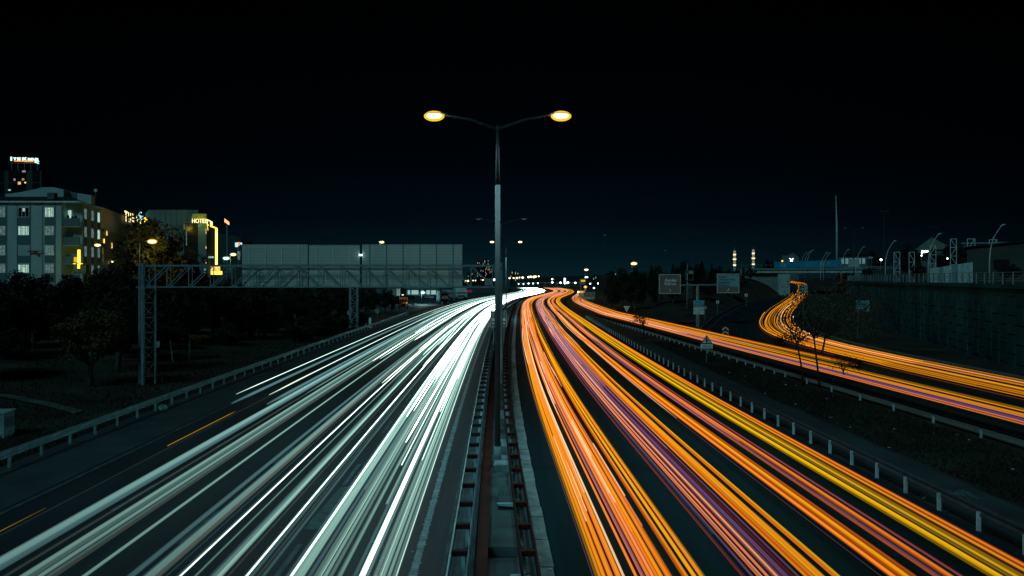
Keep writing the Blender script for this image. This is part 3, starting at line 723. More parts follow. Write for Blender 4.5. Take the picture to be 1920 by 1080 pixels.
for s_ in (-.5, .5): MB().bar((s_, .08, 0), (s_, .08, zt - .1), .07).build('post', M_gal, t)
# warning triangle with 150 m plate
YW = 66.0; p = P(1325, 640, YW)
t = thing('warning_sign', 'triangular merging lane warning sign with a white 150 m plate on the grass island', 'warning sign', (p.x, YW, 0))
zt, zm, zb = P(0, 628, YW).z, P(0, 644.5, YW).z, P(0, 653, YW).z; hw = .50
MB().tube([(0, .05, -.1), (0, .05, zm)], .035, 6).build('post', M_gald, t)
tri = MB(); tri.prism([(-hw, zm), (hw, zm), (0, zt)], -.02, .02); o = tri.build('triangle', mat('triangle_rim', (.04, .13, .17), .5), t)
MB().prism([(-hw + .13, zm + .07), (hw - .13, zm + .07), (0, zt - .15)], -.035, -.021).build('triangle_face', M_signw, o)
MB().prism([(-.09, zm + .11), (.02, zm + .11), (.03, zm + .30), (.14, zm + .12), (.19, zm + .14), (.05, zm + .40), (.02, zm + .50), (-.04, zm + .50), (-.08, zm + .40)], -.048, -.036).build('pictogram', M_ink, o)
o = framed(t, 'distance_plate', 0, (zm + zb) / 2 - .02, 1.0, zm - zb - .02, M_signw)
text('lettering', '150 m', .24, M_ink, o, (0, -.045, zb + .08), align='CENTER', sx=1.15)
# give-way triangle
YG = 128.0; p = P(1175, 579, YG); zt = P(0, 574, YG).z; zb = P(0, 584.5, YG).z; hw = 6.0 / F * YG
t = thing('give_way_sign', 'small white upside down triangle sign beyond the orange trails of the slip road', 'give way sign', (p.x, YG, 0))
MB().tube([(0, .05, -.2), (0, .05, zt - .2)], .04, 6).build('post', M_gald, t)
MB().prism([(-hw, zt), (0, zb), (hw, zt)], -.02, .02).build('triangle', M_signw, t)
MB().prism([(-hw * .62, zt - .14), (0, zb + .30), (hw * .62, zt - .14)], -.03, -.021).build('triangle_face', M_concp, t)
# double chevron marker at the nose
YC = 90.0; p = P(1360, 622, YC); zt, zb = P(0, 612.5, YC).z, P(0, 631.5, YC).z
t = thing('chevron_marker', 'dark marker board with two pale yellow chevrons pointing up where the ramp splits off', 'chevron marker', (p.x, YC, 0))
o = framed(t, 'board', 0, (zt + zb) / 2, .80, zt - zb, M_ink)
for k in range(3):
    z = zt - .10 - k * .46; 
    poly = [(-.35, z - .36), (0, z - .02), (.35, z - .36), (.35, z - .14), (0, z + .20 - .12), (-.35, z - .14)]
    if k == 2: poly = [(-.12, z - .10), (0, z + .04), (.12, z - .10)]
    MB().prism(poly, -.06, -.036).build('chevron', M_yel, o)
for s_ in (-.25, .25): MB().bar((s_, .06, 0), (s_, .06, zt - .1), .05).build('post', M_gald, t)
# small chevron boards along the slope
for k, (u, v, y, lb) in enumerate(((1399, 553.5, 158, 'small white arrow board farthest right on the dark slope above the ramp'), (1345.5, 566, 140, 'small white arrow board in the middle of the dark slope above the ramp'), (1322, 577, 128, 'dim small arrow board just right of the stacked information sign'))):
    p = P(u, v, y); g = ground_h(p.x, y); t = thing('curve_marker', lb, 'curve marker', (p.x, y, g), group='arrow boards along the ramp')
    w = 5.4 / F * y
    o = framed(t, 'board', 0, p.z - g, w, w, M_signw if k < 2 else M_concp)
    MB().prism([(-.1 * w, p.z - g - .3 * w), (.22 * w, p.z - g), (-.1 * w, p.z - g + .3 * w), (-.25 * w, p.z - g + .3 * w), (.05 * w, p.z - g), (-.25 * w, p.z - g - .3 * w)], -.06, -.036).build('chevron', M_ink, o)
    MB().bar((0, .06, -.2), (0, .06, p.z - g + w / 2), .07).build('post', M_gald, t)
# parking sign by the wall
YM = 92.0; p = P(1617.3, 573.7, YM); w, h = 25.2 / F * YM, 21.0 / F * YM; gz = ground_h(p.x, YM)
t = thing('parking_sign', 'pale blue sign reading MALL OF ISTANBUL with a blue P before the concrete wall', 'parking sign', (p.x, YM, gz))
zc = p.z - gz
o = framed(t, 'board', 0, zc, w, h, M_signb)
text('lettering', 'MALL OF', .235, M_blue, o, (-w / 2 + .06, -.045, zc + h / 2 - .28), sx=1.25, bold=.006); text('lettering', 'ISTANBUL', .235, M_blue, o, (-w / 2 + .06, -.045, zc + h / 2 - .56), sx=1.18, bold=.006)
q = MB().box((-.41, -.045, zc - .30), (.42, .016, .50)).build('blue_square', M_blue, o)
text('lettering', 'P', .42, M_signw, o, (-.55, -.06, zc - .44), bold=.01)
arrow('arrow', o, [(.10, -.22), (.22, -.22), (.22, .06), (.30, .12), (.40, .12), (.40, .02), (.62, .18), (.40, .34), (.40, .24), (.26, .24), (.10, .10)], M_ink, (0, -.04, zc - .36))
for s_ in (-.55, ): MB().bar((s_, .06, -.3), (s_, .06, zc + h / 2), .07).build('post', M_gald, t)
# sign beside the underpass
YU = 112.0; p = P(1504, 541.5, YU); gz = rampz(YU)
t = thing('traffic_sign', 'weathered grey sign board half hidden by the tree beside the underpass', 'traffic sign', (p.x + .2, YU, gz))
MB().box((0, 0, p.z - gz), (1.15, .06, .95)).build('board', M_concp, t); MB().box((-.25, -.04, p.z - gz - .22), (.35, .02, .28)).build('blue_square', M_blue, t); MB().bar((0, .06, -.2), (0, .06, p.z - gz + .4), .08).build('post', M_gald, t)
# far roadside signs
YF = 205.0; p = P(1104.5, 554.5, YF); w, h = 21 / F * YF, 13.6 / F * YF
t = thing('information_sign', 'wide grey board with a 3, a round emblem and three pictograms at the far merge', 'roadside board', (p.x, YF, 0))
o = framed(t, 'board', 0, p.z, w, h, mat('sign_grey', (0, 0, 0)), M_bord, .08)
text('lettering', '3', .62, M_bord, o, (-.75, -.05, p.z + .12), bold=.01)
mb = MB(); mb.tube([(.45, -.04, p.z + .30), (.45, -.06, p.z + .30)], .36, 12); mb.build('round_emblem', mat('emblem_teal', (.18, .34, .36), .5), o)
for k in range(3): MB().box((-.85 + k * .85, -.045, p.z - .52), (.62, .015, .40)).build('pictogram', M_bord, o)
for s_ in (-1, 1): MB().bar((s_, .08, 0), (s_, .08, p.z), .1).build('post', M_gald, t)
YF = 207.0; p = P(1089.5, 553.5, YF); t = thing('message_board', 'low grey board with a lit amber strip on top, left of the wide roadside board', 'message board', (p.x, YF, 0))
MB().box((0, 0, p.z), (1.2, .1, 1.1)).build('board', M_concp, t); MB().box((.0, -.02, p.z + .83), (1.1, .12, .46)).build('amber_strip', emit('amber_panel', (1, .48, .01), .9), t); MB().bar((0, .07, 0), (0, .07, p.z + .6), .1).build('post', M_gald, t)
MB().ball((-.75, -.05, p.z + .83), (.2, .1, .2), k=8, q=5).build('white_light', E_lampw, t)
YF = 214.0; p = P(1093, 526.5, YF); t = thing('message_board', 'taller roadside panel with a lit amber strip below the cold white lamp', 'message board', (p.x, YF, 0))
MB().box((-.1, .1, p.z - .25), (1.5, .1, 1.5)).build('board', M_gald, t); MB().box((.05, -.02, p.z), (1.15, .1, .46)).build('amber_strip', emit('amber_panel', (1, .48, .01)), t); MB().bar((-.6, .2, 0), (-.6, .2, p.z), .16).build('post', M_gal, t)
p = P(1097.5, 538, 210); t = thing('signal_light', 'round orange signal light above the wide roadside board', 'signal light', (p.x, 210, 0))
MB().ball((0, -.1, p.z), (.42, .2, .36), k=12, q=8).build('lens', emit('orange_signal', (1, .25, .02), 1.8), t, smooth=True); MB().ball((0, -.3, p.z), (.16, .08, .08), k=8, q=6).build('bulb', E_neonw, t, smooth=True)
MB().box((0, .1, p.z), (.9, .2, .9)).build('housing', M_dark, t); MB().bar((0, .1, 0), (0, .1, p.z), .12).build('post', M_gald, t); MB().box((0, -.05, p.z - .75), (.55, .1, .5)).build('plate', M_concp, t)
# thin high poles standing in the dark
for k, (u, vt, vb, y, lb, r_) in enumerate(((1133.5, 441, 560, 170, 'very thin tall mast left of the bright amber lamp over the dark trees', .07), (1247, 470, 520, 240, 'faint thin pole rising from the dark trees above the Avcılar board', .07), (1658, 396, 525, 175, 'tall thin mast with a short crossbar behind the third curved lamp', .09), (1750, 426, 470, 200, 'faint pole with a short crossbar behind the second curved lamp', .08))):
    a = P(u, vt, y); z0 = 6.4 if u > 1500 else 0
    t = thing('mast', lb, 'mast', (a.x, y, z0)); MB().tube([(0, 0, 0), (0, 0, a.z - z0)], [r_ * 1.4, r_ * .7], 6).build('pole', M_pole, t)
    if u < 1600: MB().box((0, 0, a.z - z0), (.5, .2, .25)).build('lamp_head', M_gal, t)
    else: MB().bar((-.8, 0, a.z - z0), (.8, 0, a.z - z0), .12).build('crossbar', M_pole, t); [MB().box((s_, 0, a.z - z0), (.35, .25, .3)).build('lamp_head', M_pole, t) for s_ in (-.8, .8)]
a = P(1566.5, 368, 215); b = P(1569, 488, 215)
t = thing('flagpole', 'very tall tapering white flagpole standing beyond the blue bridge banner', 'flagpole', (b.x, 215, 8))
MB().tube([(0, 0, 0), (0, 0, (a.z - 8) * .6), (-.25, 0, a.z - 8)], [.34, .25, .07], 10).build('pole', mat('flagpole_white', (.50, .55, .52), .5), t, smooth=True); MB().ball((-.25, 0, a.z - 8), .16, k=8, q=6).build('finial', M_gal, t)
# left verge: small things
for k, (u, v, y, lb) in enumerate(((655, 586.5, 112, 'round sign seen from behind left of the farther gantry mast'), (707.5, 583.5, 128, 'round sign seen from behind right of the farther gantry mast'))):
    p = P(u, v, y); t = thing('round_sign', lb, 'round sign', (p.x, y, 0))
    MB().tube([(0, -.03, p.z), (0, .03, p.z)], 4.5 / F * y, 16).build('disc', M_gald, t); MB().bar((0, .06, 0), (0, .06, p.z), .06).build('post', M_gald, t)
for k, (u, v, y, w, h, lb) in enumerate(((682, 592, 116, .75, 1.6, 'dull steel cabinet standing right of the farther gantry mast'), (694, 598, 112, .28, 1.4, 'narrow pale post box beside the dull steel cabinet'))):
    p = P(u, v, y); t = thing('cabinet', lb, 'cabinet', (p.x, y, 0)); MB().box((0, 0, h / 2), (w, .5, h)).build('body', M_gald if k == 0 else M_signw, t)
    if k == 0: MB().box((.3, -.27, h / 2), (.12, .04, h - .1)).build('edge_strip', M_signw, t)
    MB().box((0, 0, h + .03), (w + .1, .6, .06)).build('lid', M_gald, t)
t = thing('concrete_block', 'low grey concrete block behind the guardrail at the far left edge', 'concrete block', (-24.3, 35.4, 0), rz=.1)
MB().box((0, 0, .45), (3.9, .9, 1.2)).build('body', M_conc, t); MB().box((0, 0, 1.08), (4.0, 1.0, .06)).build('cap', M_concp, t)
b_ = MB().ball((0, 0, 0), (.28, .2, .2), k=9, q=6); b_.v = [(x * random.uniform(.85, 1.1), y * random.uniform(.85, 1.1), z * random.uniform(.8, 1.1)) for x, y, z in b_.v]
o = b_.build('rock', M_concp, smooth=True); o.location = (Ll(42) - 16.7, 42.4, .12); tag(o, 'small pale rock under the left guardrail', 'rock')
for k, (u, vb, vt, y, lean, lb) in enumerate(((325, 676, 636, 66, -.25, 'leaning bare timber stake right of the gantry mast'), (356, 674, 638, 68, 0, 'upright bare timber stake second right of the gantry mast'), (304, 717, 700, 54, 0, 'short thin stake at the foot of the gantry mast'),
        (486, 642, 622, 92, 0, 'short pale stake in the grass bank left of the centre of the guardrail'), (519, 630, 610, 100, 0, 'second short pale stake on the grass bank'), (555, 625, 608, 104, 0, 'third short pale stake on the grass bank'), (617, 606, 590, 122, 0, 'fourth short pale stake on the grass bank, nearest the farther gantry mast'))):
    p = P(u, vb, y); g = ground_h(p.x, y); hh = (vb - vt) / F * y
    tag(MB().tube([(0, 0, -.15), (lean, 0, hh)], [.10 if k < 2 else .06, .07 if k < 2 else .05], 7).build('timber_stake', mat('pale_bark', (.16, .18, .16), .9)), lb, 'stake').location = (p.x, y, g)

# ------------------------------------------------------------------ retaining wall and terrace
wp = dens(WALL, 6); ZT = 6.45
t = thing('retaining_wall', 'long high concrete panel wall curving beside the ramp on the right', 'retaining wall', (0, 0, 0))
mb = MB()
for i in range(len(wp) - 1):
    a, b = wp[i], wp[i + 1]
    mb.face([(a[0], a[1], -.5), (b[0], b[1], -.5), (b[0], b[1], ZT), (a[0], a[1], ZT)][::-1])
mb.build('backing', mat('joint_black', (.008, .012, .012), .95, spec=0), t)
pn = MB(); d_ = 0.0; seg = np.hypot(*np.diff(wp, axis=0).T); cum = np.concatenate([[0], np.cumsum(seg)])
def wpt(s): return np.array([np.interp(s, cum, wp[:, 0]), np.interp(s, cum, wp[:, 1])])
rr = random.Random(8); s_ = 0.3; col = 0
while s_ < cum[-1] - 2:
    a, b = wpt(s_ + .02), wpt(s_ + 1.58); ang = math.atan2(b[1] - a[1], b[0] - a[0]); c = (a + b) / 2
    nrm = np.array([-math.sin(ang), math.cos(ang)]); nrm = nrm if nrm[0] < 0 else -nrm
    z = 5.55 if col % 2 else 4.8
    zz = z
    while zz > -.4:
        dep = .16 + rr.uniform(-.03, .03)
        cc = c + nrm * dep / 2
        pn.box((cc[0], cc[1], zz - .72), (1.50, dep, 1.40), ang); zz -= 1.5
    pn.box((c[0] + nrm[0] * .06, c[1] + nrm[1] * .06, (z + ZT - .35) / 2 + .01), (1.6, .10, ZT - .35 - z - .04), ang)
    s_ += 1.6; col += 1
pn.build('panels', M_panelc, t)
cp = MB()
for i in range(len(wp) - 1):
    a, b = wp[i], wp[i + 1]; L_ = math.hypot(*(b - a)); ang = math.atan2(b[1] - a[1], b[0] - a[0]); c = (a + b) / 2
    cp.box((c[0], c[1], ZT - .14), (L_ + .02, .5, .32), ang)
cp.build('coping', M_panelc, t)
t = thing('railing', 'dark steel railing with four bars along the top of the concrete wall', 'railing', (0, 0, 0))
rb = MB()
for z in (.30, .52, .74, .98): rb.tube([(p[0] - .0, p[1], ZT + .02 + z) for p in wp[::2]], .03 if z < .9 else .045, 4)
rb.build('bars', M_gald, t)
s_ = 1.0; cnt = 0
while s_ < cum[-1] and cnt < 99:
    q = wpt(s_); MB().box((q[0], q[1], ZT + .5), (.22, .10, 1.0), .9).build('post', M_gald, t); s_ += 2.1; cnt += 1
tp = [(p[0] + .25, p[1]) for p in wp] + [(120, 206), (130, 215), (700, 215), (700, 20), (60, 20)]
struct(MB().prism(tp, -1, 6.38, axis='z').build('terrace_ground', M_earth))
struct(MB().prism([(p[0] + 3.0, p[1]) for p in wp[:-4]] + [(p[0] + 13.0, p[1]) for p in wp[:-4]][::-1], 6.3, 6.40, axis='z').build('terrace_road', M_asph2))
# ribbed metal fence
Yf = 104.0; xa, xb = P(1745, 0, Yf).x, P(1824, 0, Yf).x
t = thing('metal_fence', 'pale ribbed sheet metal fence behind the terrace railing', 'metal fence', (xa, Yf, 6.4))
rr = random.Random(2); cnt = 14; wv = (xb - xa) / cnt
for k in range(cnt):
    hgt = 1.85 + .85 * k / cnt
    o = MB(); o.box((wv * (k + .5), 0, hgt / 2), (wv - .03, .04, hgt)); 
    for q in range(3): o.box((wv * (k + .2 + .3 * q), -.04, hgt / 2), (.05, .05, hgt - .02))
    cc = rr.choice([0, 1, 2]); o.build('sheet', [mat('sheet_a', (.75, .66, .56), .6, .1), mat('sheet_b', (.45, .42, .40), .6, .1), mat('sheet_c', (.85, .75, .70), .6, .1)][cc], t)
MB().bar((0, .06, 1.4), (xb - xa, .06, 1.4), .08).build('back_rail', M_gald, t)
# lattice frames
for (ua, ub, va, vb, y, lb, solid) in ((1676, 1686, 473, 514, 128, 'clad lattice tower leftmost on the terrace, beside the road barrier', 1), (1704.5, 1713.5, 473, 510, 128, 'open lattice tower second from the left on the terrace', 0), (1744, 1753.5, 461, 500, 124, 'dim lattice tower with a small lamp beside the second curved lamp', 0),
        (1782, 1792, 448, 498, 120, 'tallest open lattice tower rising behind the ribbed metal fence', 0), (1814, 1826, 448, 467, 112, 'square steel frame standing behind the roof line of the dark terrace building', 0), (1855, 1867, 449.5, 461, 112, 'small triangular braced frame beside the nearest curved lamp', 0)):
    a, b = P(ua, va, y), P(ub, vb, y); z0 = 6.4; hh = a.z - z0; w = b.x - a.x
    t = thing('lattice_tower', lb, 'lattice tower', (a.x, y, z0), rz=rad(-28)); mb = MB()
    for x in (0, w):
        for yy in (0, .4): mb.bar((x, yy, 0), (x, yy, hh), .10)
    nz_ = max(1, round(hh / 1.35))
    for k in range(nz_ + 1):
        z = hh * k / nz_; mb.bar((0, 0, z), (w, 0, z), .09); mb.bar((0, .4, z), (w, .4, z), .07)
        if k < nz_:
            z2 = hh * (k + 1) / nz_
            mb.bar((0 if k % 2 else w, 0, z), (w if k % 2 else 0, 0, z2), .08)
    mb.build('frame', mat('lattice_steel', (.75, .65, .60), .6, .2), t)
    if solid: MB().box((w * .2, w / 2, hh / 2), (w * .5, .3, hh * .96)).build('cladding', M_renderd, t)
p = P(1748.5, 486, 128); t = thing('wall_lamp', 'tiny cold lamp glowing on the dim lattice tower', 'lamp', (p.x, 123.6, p.z)); MB().ball((0, 0, 0), .12, k=8, q=5).build('bulb', E_lampw, t); MB().box((0, .12, .05), (.2, .1, .3)).build('bracket', M_gald, t)
p = P(1728, 478, 135); t = thing('yard_lamp', 'pair of tiny cold lamps left of the second curved lamp', 'lamp', (p.x, 135, 6.4)); MB().bar((0, .1, 0), (0, .1, p.z - 6.2), .08).build('pole', M_gald, t); [MB().ball((0.05 * k, 0, p.z - 6.5 + k * .45), .12, k=8, q=5).build('bulb', E_lampw, t) for k in (0, 1)]
# terrace buildings
M_tb = mat('terrace_building_wall', (.060, .070, .055), .9, var=.3, scale=.3)
t = thing('terrace_building', 'large dark building with a low sloping roof at the right edge behind the terrace railing', 'building', (62, 109, 6.4), rz=rad(-29.5))
MB().prism([(0, 0), (26, 0), (26, 6.4), (7, 5.3), (.6, 4.7), (0, 4.6)], 0, 14).build('wall', M_tb, t)
MB().prism([(-.4, 4.62), (.6, 4.8), (7, 5.42), (26.4, 6.52), (26.4, 6.75), (7, 5.62), (-.4, 4.82)], -.4, 14.4).build('roof', M_roof, t)
for k in range(3): MB().box((4 + k * 5, -.03, 2.4), (1.8, .05, 1.3)).build('window', M_blk, t)
a = P(1800, 454, 150); t = thing('warehouse', 'long pale flat roofed building strip above the dark terrace building', 'building', (a.x, 150, 6.4), rz=rad(-29))
MB().box((10.5, 4, 3.6), (20, 8, 6.6)).build('wall', M_renderd, t); MB().box((10.5, 4, 7.05), (20.6, 8.6, .25)).build('roof', M_gald, t)
for k in range(5): MB().box((2.4 + k * 4, -.03, 4.5), (1.6, .06, 1.2)).build('window', M_blk, t)
a = P(1722, 461, 165); t = thing('house', 'small house with a pale gabled roof left of the second curved lamp', 'house', (a.x, 165, 6.4), rz=rad(-27))
MB().box((2.2, 3, 3.2), (4.6, 6, 6.4)).build('wall', M_renderd, t); MB().prism([(-.6, 6.4), (2.4, 8.9), (5.2, 7.2), (5.2, 6.4)], -.4, 6.4).build('roof', mat('pale_roof', (.22, .23, .19), .9), t)
MB().box((1.2, -.05, 6.0), (1.2, .12, .35)).build('lit_window', E_lampw, t); MB().box((1.5, -.03, 4.6), (.8, .06, 1.2)).build('window', M_glass, t)
# shop front behind the curved lamps
a = P(1576, 484, 235); b = P(1619, 498, 235); t = thing('shop_building', 'low building with a row of pale lit panels right of the bridge banner', 'building', (a.x, 235, 6.4), rz=rad(-22))
ww = b.x - a.x; hh = a.z - 6.4
MB().box((ww / 2, 4, hh / 2 + .3), (ww + 1, 8, hh + .8)).build('wall', M_renderd, t); MB().box((ww / 2, 4, hh + 1.1), (ww + 2, 9, .7)).build('roof', M_roof, t)
for k in range(6): MB().box((ww * (k + .5) / 6, -.1, hh - .9), (ww / 6 - .35, .12, 1.6)).build('lit_panel', emit('pale_lit_panel', (.10, .22, .25), .8, .3), t)
for (u, v, y, w, h, lb) in ((1601, 493, 172, 21, 15, 'large grey sign board seen from behind on the terrace, crossed by a curved lamp'), (1632, 483, 190, 9, 3.6, 'small pale sign board right of the large grey one on the terrace')):
    p = P(u, v, y); w, h = w / F * y, h / F * y; t = thing('sign_board', lb, 'sign board', (p.x, y, 6.4)); MB().box((0, 0, p.z - 6.4), (w, .1, h)).build('board', M_panel if w > 2 else M_concp, t)
    for s_ in (-.25, .25): MB().bar((s_ * w, .1, 0), (s_ * w, .1, p.z - 6.4), .12).build('post', M_gald, t)
p = P(1652, 487, 205); t = thing('yard_lamp', 'small cold lamp on the terrace between the third and fourth curved lamps', 'lamp', (p.x, 205, 6.4)); MB().ball((0, 0, p.z - 6.4), .28, k=8, q=6).build('bulb', E_lampw, t); MB().bar((0, .2, 0), (0, .2, p.z - 6.4), .1).build('pole', M_gald, t)
# approach road climbing to the bridge with its barrier
ap = [(84, 203, 9.25), (92, 196, 8.9), (102, 186, 8.2), (112, 172, 7.4), (120, 155, 6.6)]
mb = MB()
for i in range(len(ap) - 1):
    (x, y, z), (x2, y2, z2) = ap[i], ap[i + 1]
    mb.face([(x, y, z), (x2, y2, z2), (x2 + 8, y2 + 4, z2), (x + 4, y + 9, z)]); mb.face([(x, y, 6.2), (x2, y2, 6.2), (x2, y2, z2), (x, y, z)])
struct(mb.build('approach_road', M_asph2))
t = thing('guardrail', 'pale guardrail climbing beside the approach road to the bridge', 'guardrail', (0, 0, 0)); mb = MB()
for d in (.45, .8): mb.tube([(x, y - .1, z + d) for x, y, z in ap], .10, 4)
mb.build('rail', M_gal, t)
for i in range(len(ap) - 1):
    for k in range(5):
        q = Vector(ap[i]).lerp(Vector(ap[i + 1]), k / 5); MB().tube([(q.x, q.y - .1, q.z - .1), (q.x, q.y - .1, q.z + .8)], .07, 4).build('post', M_gald, t)

# ------------------------------------------------------------------ overpass
t = thing('road_bridge', 'concrete road bridge over the ramp with square abutment and a blue banner', 'road bridge', (66, 200, 0))
M_bc = mat('bridge_concrete', (.50, .50, .46), .9, var=.12, scale=.3)
MB().prism([(-5.5, 8.25), (21.5, 8.25), (21.5, 9.45), (-5.5, 9.3)], 0, 12).build('deck', M_concp, t)
MB().prism([(-5.7, 9.0), (21.6, 9.1), (21.6, 9.42), (-5.7, 9.32)], -.35, 0).build('ledge', mat('bridge_ledge', (.30, .36, .35), .8), t)
MB().prism([(.7, 0), (3.6, 0), (3.6, 8.24), (.7, 8.24)], .3, 11.5).build('pier', M_bc, t)
MB().prism([(20, 0), (23, 0), (23, 8.24), (20, 8.24)], .3, 11.5).build('abutment', M_bc, t)
MB().prism([(-8.2, 7.6), (-5.5, 4.9), (-2, 3.4), (.7, 2.0), (.7, 8.24), (-5.5, 8.24), (-5.5, 9.2), (-8.2, 9.2)], 1.2, 2.0).build('wing_wall', mat('wing_wall_concrete', (.26, .27, .25), .9, var=.25, scale=.3), t)
MB().bar((-9, .3, 10.2), (-.8, .3, 10.25), .08).build('parapet_rail', M_gald, t)
for k in range(7): MB().bar((-8.6 + k * 1.25, .3, 9.2), (-8.6 + k * 1.25, .3, 10.2), .07).build('parapet_post', M_gald, t)
ba = thing('banner', 'long blue printed banner hung along the parapet of the road bridge', 'banner', (65.6, 199.7, 9.47), rz=0)
MB().prism([(0, 0), (16.3, .1), (16.3, 2.05), (0, 1.5)], -.04, 0).build('cloth', M_banner, ba)
MB().prism([(1.45, .25), (2.7, .25), (2.7, 1.25), (1.45, 1.25)], -.055, -.041).build('white_panel', M_signb, ba)
MB().box((2.1, -.065, .85), (.35, .012, .35)).build('emblem', M_banner, ba)
M_bt = mat('banner_print_dim', (.06, .20, .26), .6, var=.3); 
text('lettering', 'L.E. BEYLER', .42, M_bt, ba, (3.6, -.05, .35), sx=1.25)
for k, (x, z, w) in enumerate(((7.3, 1.25, 3.2), (7.6, .92, 1.4), (7.3, .50, 1.8), (9.2, .52, 1.0))): MB().box((x + w / 2, -.052, z), (w, .012, .14)).build('print_line', M_signb, ba)
MB().prism([(11.3, .55), (13.9, .55), (13.9, 1.55), (11.3, 1.55)], -.055, -.041).build('white_panel', M_signb, ba)
for k in range(3): MB().box((11.9 + k * .75, -.065, .8), (.45, .012, .16)).build('print_mark', M_banner, ba)
MB().box((12.6, -.065, 1.2), (2.1, .012, .10)).build('print_line', M_bt, ba)
MB().prism([(15.0, .75), (15.5, .75), (15.35, 1.15), (15.35, 1.5), (15.15, 1.5), (15.15, 1.15)], -.055, -.041).build('emblem', M_signb, ba)
MB().bar((-.1, -.05, -.1), (-.1, -.05, 1.9), .12).build('banner_pole', M_gald, ba)
# building behind the bridge with the lit letter
a = P(1464, 0, 262); t = thing('house', 'dim gabled building with a glowing white X on its front behind the bridge', 'building', (P(1466, 0, 262).x, 262, 6), rz=rad(-18))
zz = P(0, 479, 262).z - 6; zp = P(0, 472.5, 262).z - 6
MB().prism([(0, 0), (5.2, 0), (5.2, zz - .4), (3.3, zp), (1.6, zz), (0, zz)], 0, 9).build('wall', mat('dim_gable', (.13, .16, .15), .9), t)
MB().prism([(5.4, zz - .5), (3.3, zp + .02), (1.5, zz + .05), (1.5, zz + .25), (3.3, zp + .3), (5.6, zz - .35)], -.2, 9.2).build('roof', M_roof, t)
text('lettering', 'X', 1.75, E_neonw if False else emit('letter_white', (1, .95, .9), 3), t, (2.35, -.2, P(0, 491.6, 262).z - 6), sx=1.0, bold=.05)
for k in (0, 1): p = P(1465, 489.5 + k * 3.0, 262); MB().box((p.x - t.location.x + .3, -.2, p.z - 6), (.50 + .1 * k, .1, .42)).build('yellow_light', E_neon, t)
# minarets
for u, vt, lb in ((1377.3, 461, 'taller lit minaret at the left above the dark trees'), (1412.5, 461, 'lit minaret at the right, nearer the road bridge')):
    Ym = 700; x = P(u, 0, Ym).x; zt = P(0, vt, Ym).z; t = thing('minaret', lb, 'minaret', (x, Ym, -5))
    g = 5; M_min = mat('minaret_stone', (.5, .52, .45), .8)
    MB().tube([(0, 0, 0), (0, 0, zt - 12 + g)], 1.0, 10).build('shaft', M_min, t, smooth=True)
    MB().tube([(0, 0, zt - 12 + g), (0, 0, zt + g)], [1.0, .05], 10).build('spire', M_gal, t, smooth=True)
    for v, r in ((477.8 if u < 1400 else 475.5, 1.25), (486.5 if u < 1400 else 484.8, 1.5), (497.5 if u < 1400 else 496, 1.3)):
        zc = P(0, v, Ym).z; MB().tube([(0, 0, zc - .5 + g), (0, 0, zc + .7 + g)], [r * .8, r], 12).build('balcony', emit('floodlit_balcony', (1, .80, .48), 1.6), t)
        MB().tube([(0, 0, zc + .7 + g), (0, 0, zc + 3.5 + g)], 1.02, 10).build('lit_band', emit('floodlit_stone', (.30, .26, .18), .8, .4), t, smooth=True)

# ------------------------------------------------------------------ apartment building
YA = 125.0
def A(u, v, Y=YA): p = P(u, v, Y); return p
t = thing('apartment_building', 'pale four storey apartment building with stacked windows and corner balconies at the left edge', 'building', (A(0, 0).x, YA, 1.0))
ox = A(0, 0).x
def ax(u): return A(u, 0).x - ox
def az(v): return A(0, v).z - 1.0
M_spand = mat('window_spandrel', (.13, .18, .18), .9, var=.1)
xl = ax(-60); xr = ax(117); xc = ax(151); ztop = az(380)
# front wall with a balcony corner set back, side wall going away to the right
cornerY = 0.6; side = [(ax(151), cornerY), (A(190, 0, 136.5).x - ox, 11.5)]
MB().prism([(xl, 0), (xr, 0), (xr, 1.3), (xc - .25, 1.5), side[0], side[1], (side[1][0] - 4, 13.5), (xl, 13.5)], 0, ztop, axis='z').build('wall', M_render, t)
fl = [(388.5, 407.5, 423), (423.5, 441.5, 459), (460, 479, 493), (495.5, 512, 530)]
cols = [(-8, 11), (34, 55.5), (84, 102)]
lit = {(0, 1): 'dark', (0, 2): 1, (1, 1): 1, (3, 1): 1, (1, 0): 0, (2, 2): 0}
for k, (va, vb, vc) in enumerate(fl):
    for j, (ua, ub) in enumerate(cols):
        x0, x1, z0, z1 = ax(ua), ax(ub), az(vb), az(va)
        on = lit.get((k, j), 0) == 1
        MB().box(((x0 + x1) / 2, -.03, (z0 + az(vc)) / 2), (x1 - x0, .06, z0 - az(vc) - .06)).build('spandrel', M_spand, t)
        if (k, j) == (2, 1): continue
        fr = MB(); w = x1 - x0; hh = z1 - z0; zc = (z0 + z1) / 2
        for xx in (x0 + .05, x0 + w * .36, x0 + w * .66, x1 - .05): fr.box((xx, -.06, zc), (.08, .10, hh))
        for zz in (z0 + .04, z1 - .04): fr.box(((x0 + x1) / 2, -.065, zz), (w, .10, .08))
        fr.box((x0 + w * .51, -.065, z1 - hh * .28), (w * .30, .10, .07))
        f_ = fr.build('window', M_frame, t)
        MB().box(((x0 + x1) / 2, -.025, zc), (w - .1, .03, hh - .08)).build('pane', E_win if on else (M_blk if lit.get((k, j)) == 'dark' else E_wind), f_)
        if on or (k, j) == (0, 2): [MB().box((x0 + w * q, -.045, zc), (w * .10, .02, hh - .12)).build('curtain', emit('lit_curtain', (.24, .36, .31), .8), f_) for q in (.22, .82)]
        if (k, j) == (0, 1): MB().box((x0 + w * .5, -.05, z1 - hh * .25), (w * .2, .02, hh * .3)).build('lit_pane', E_win, f_)
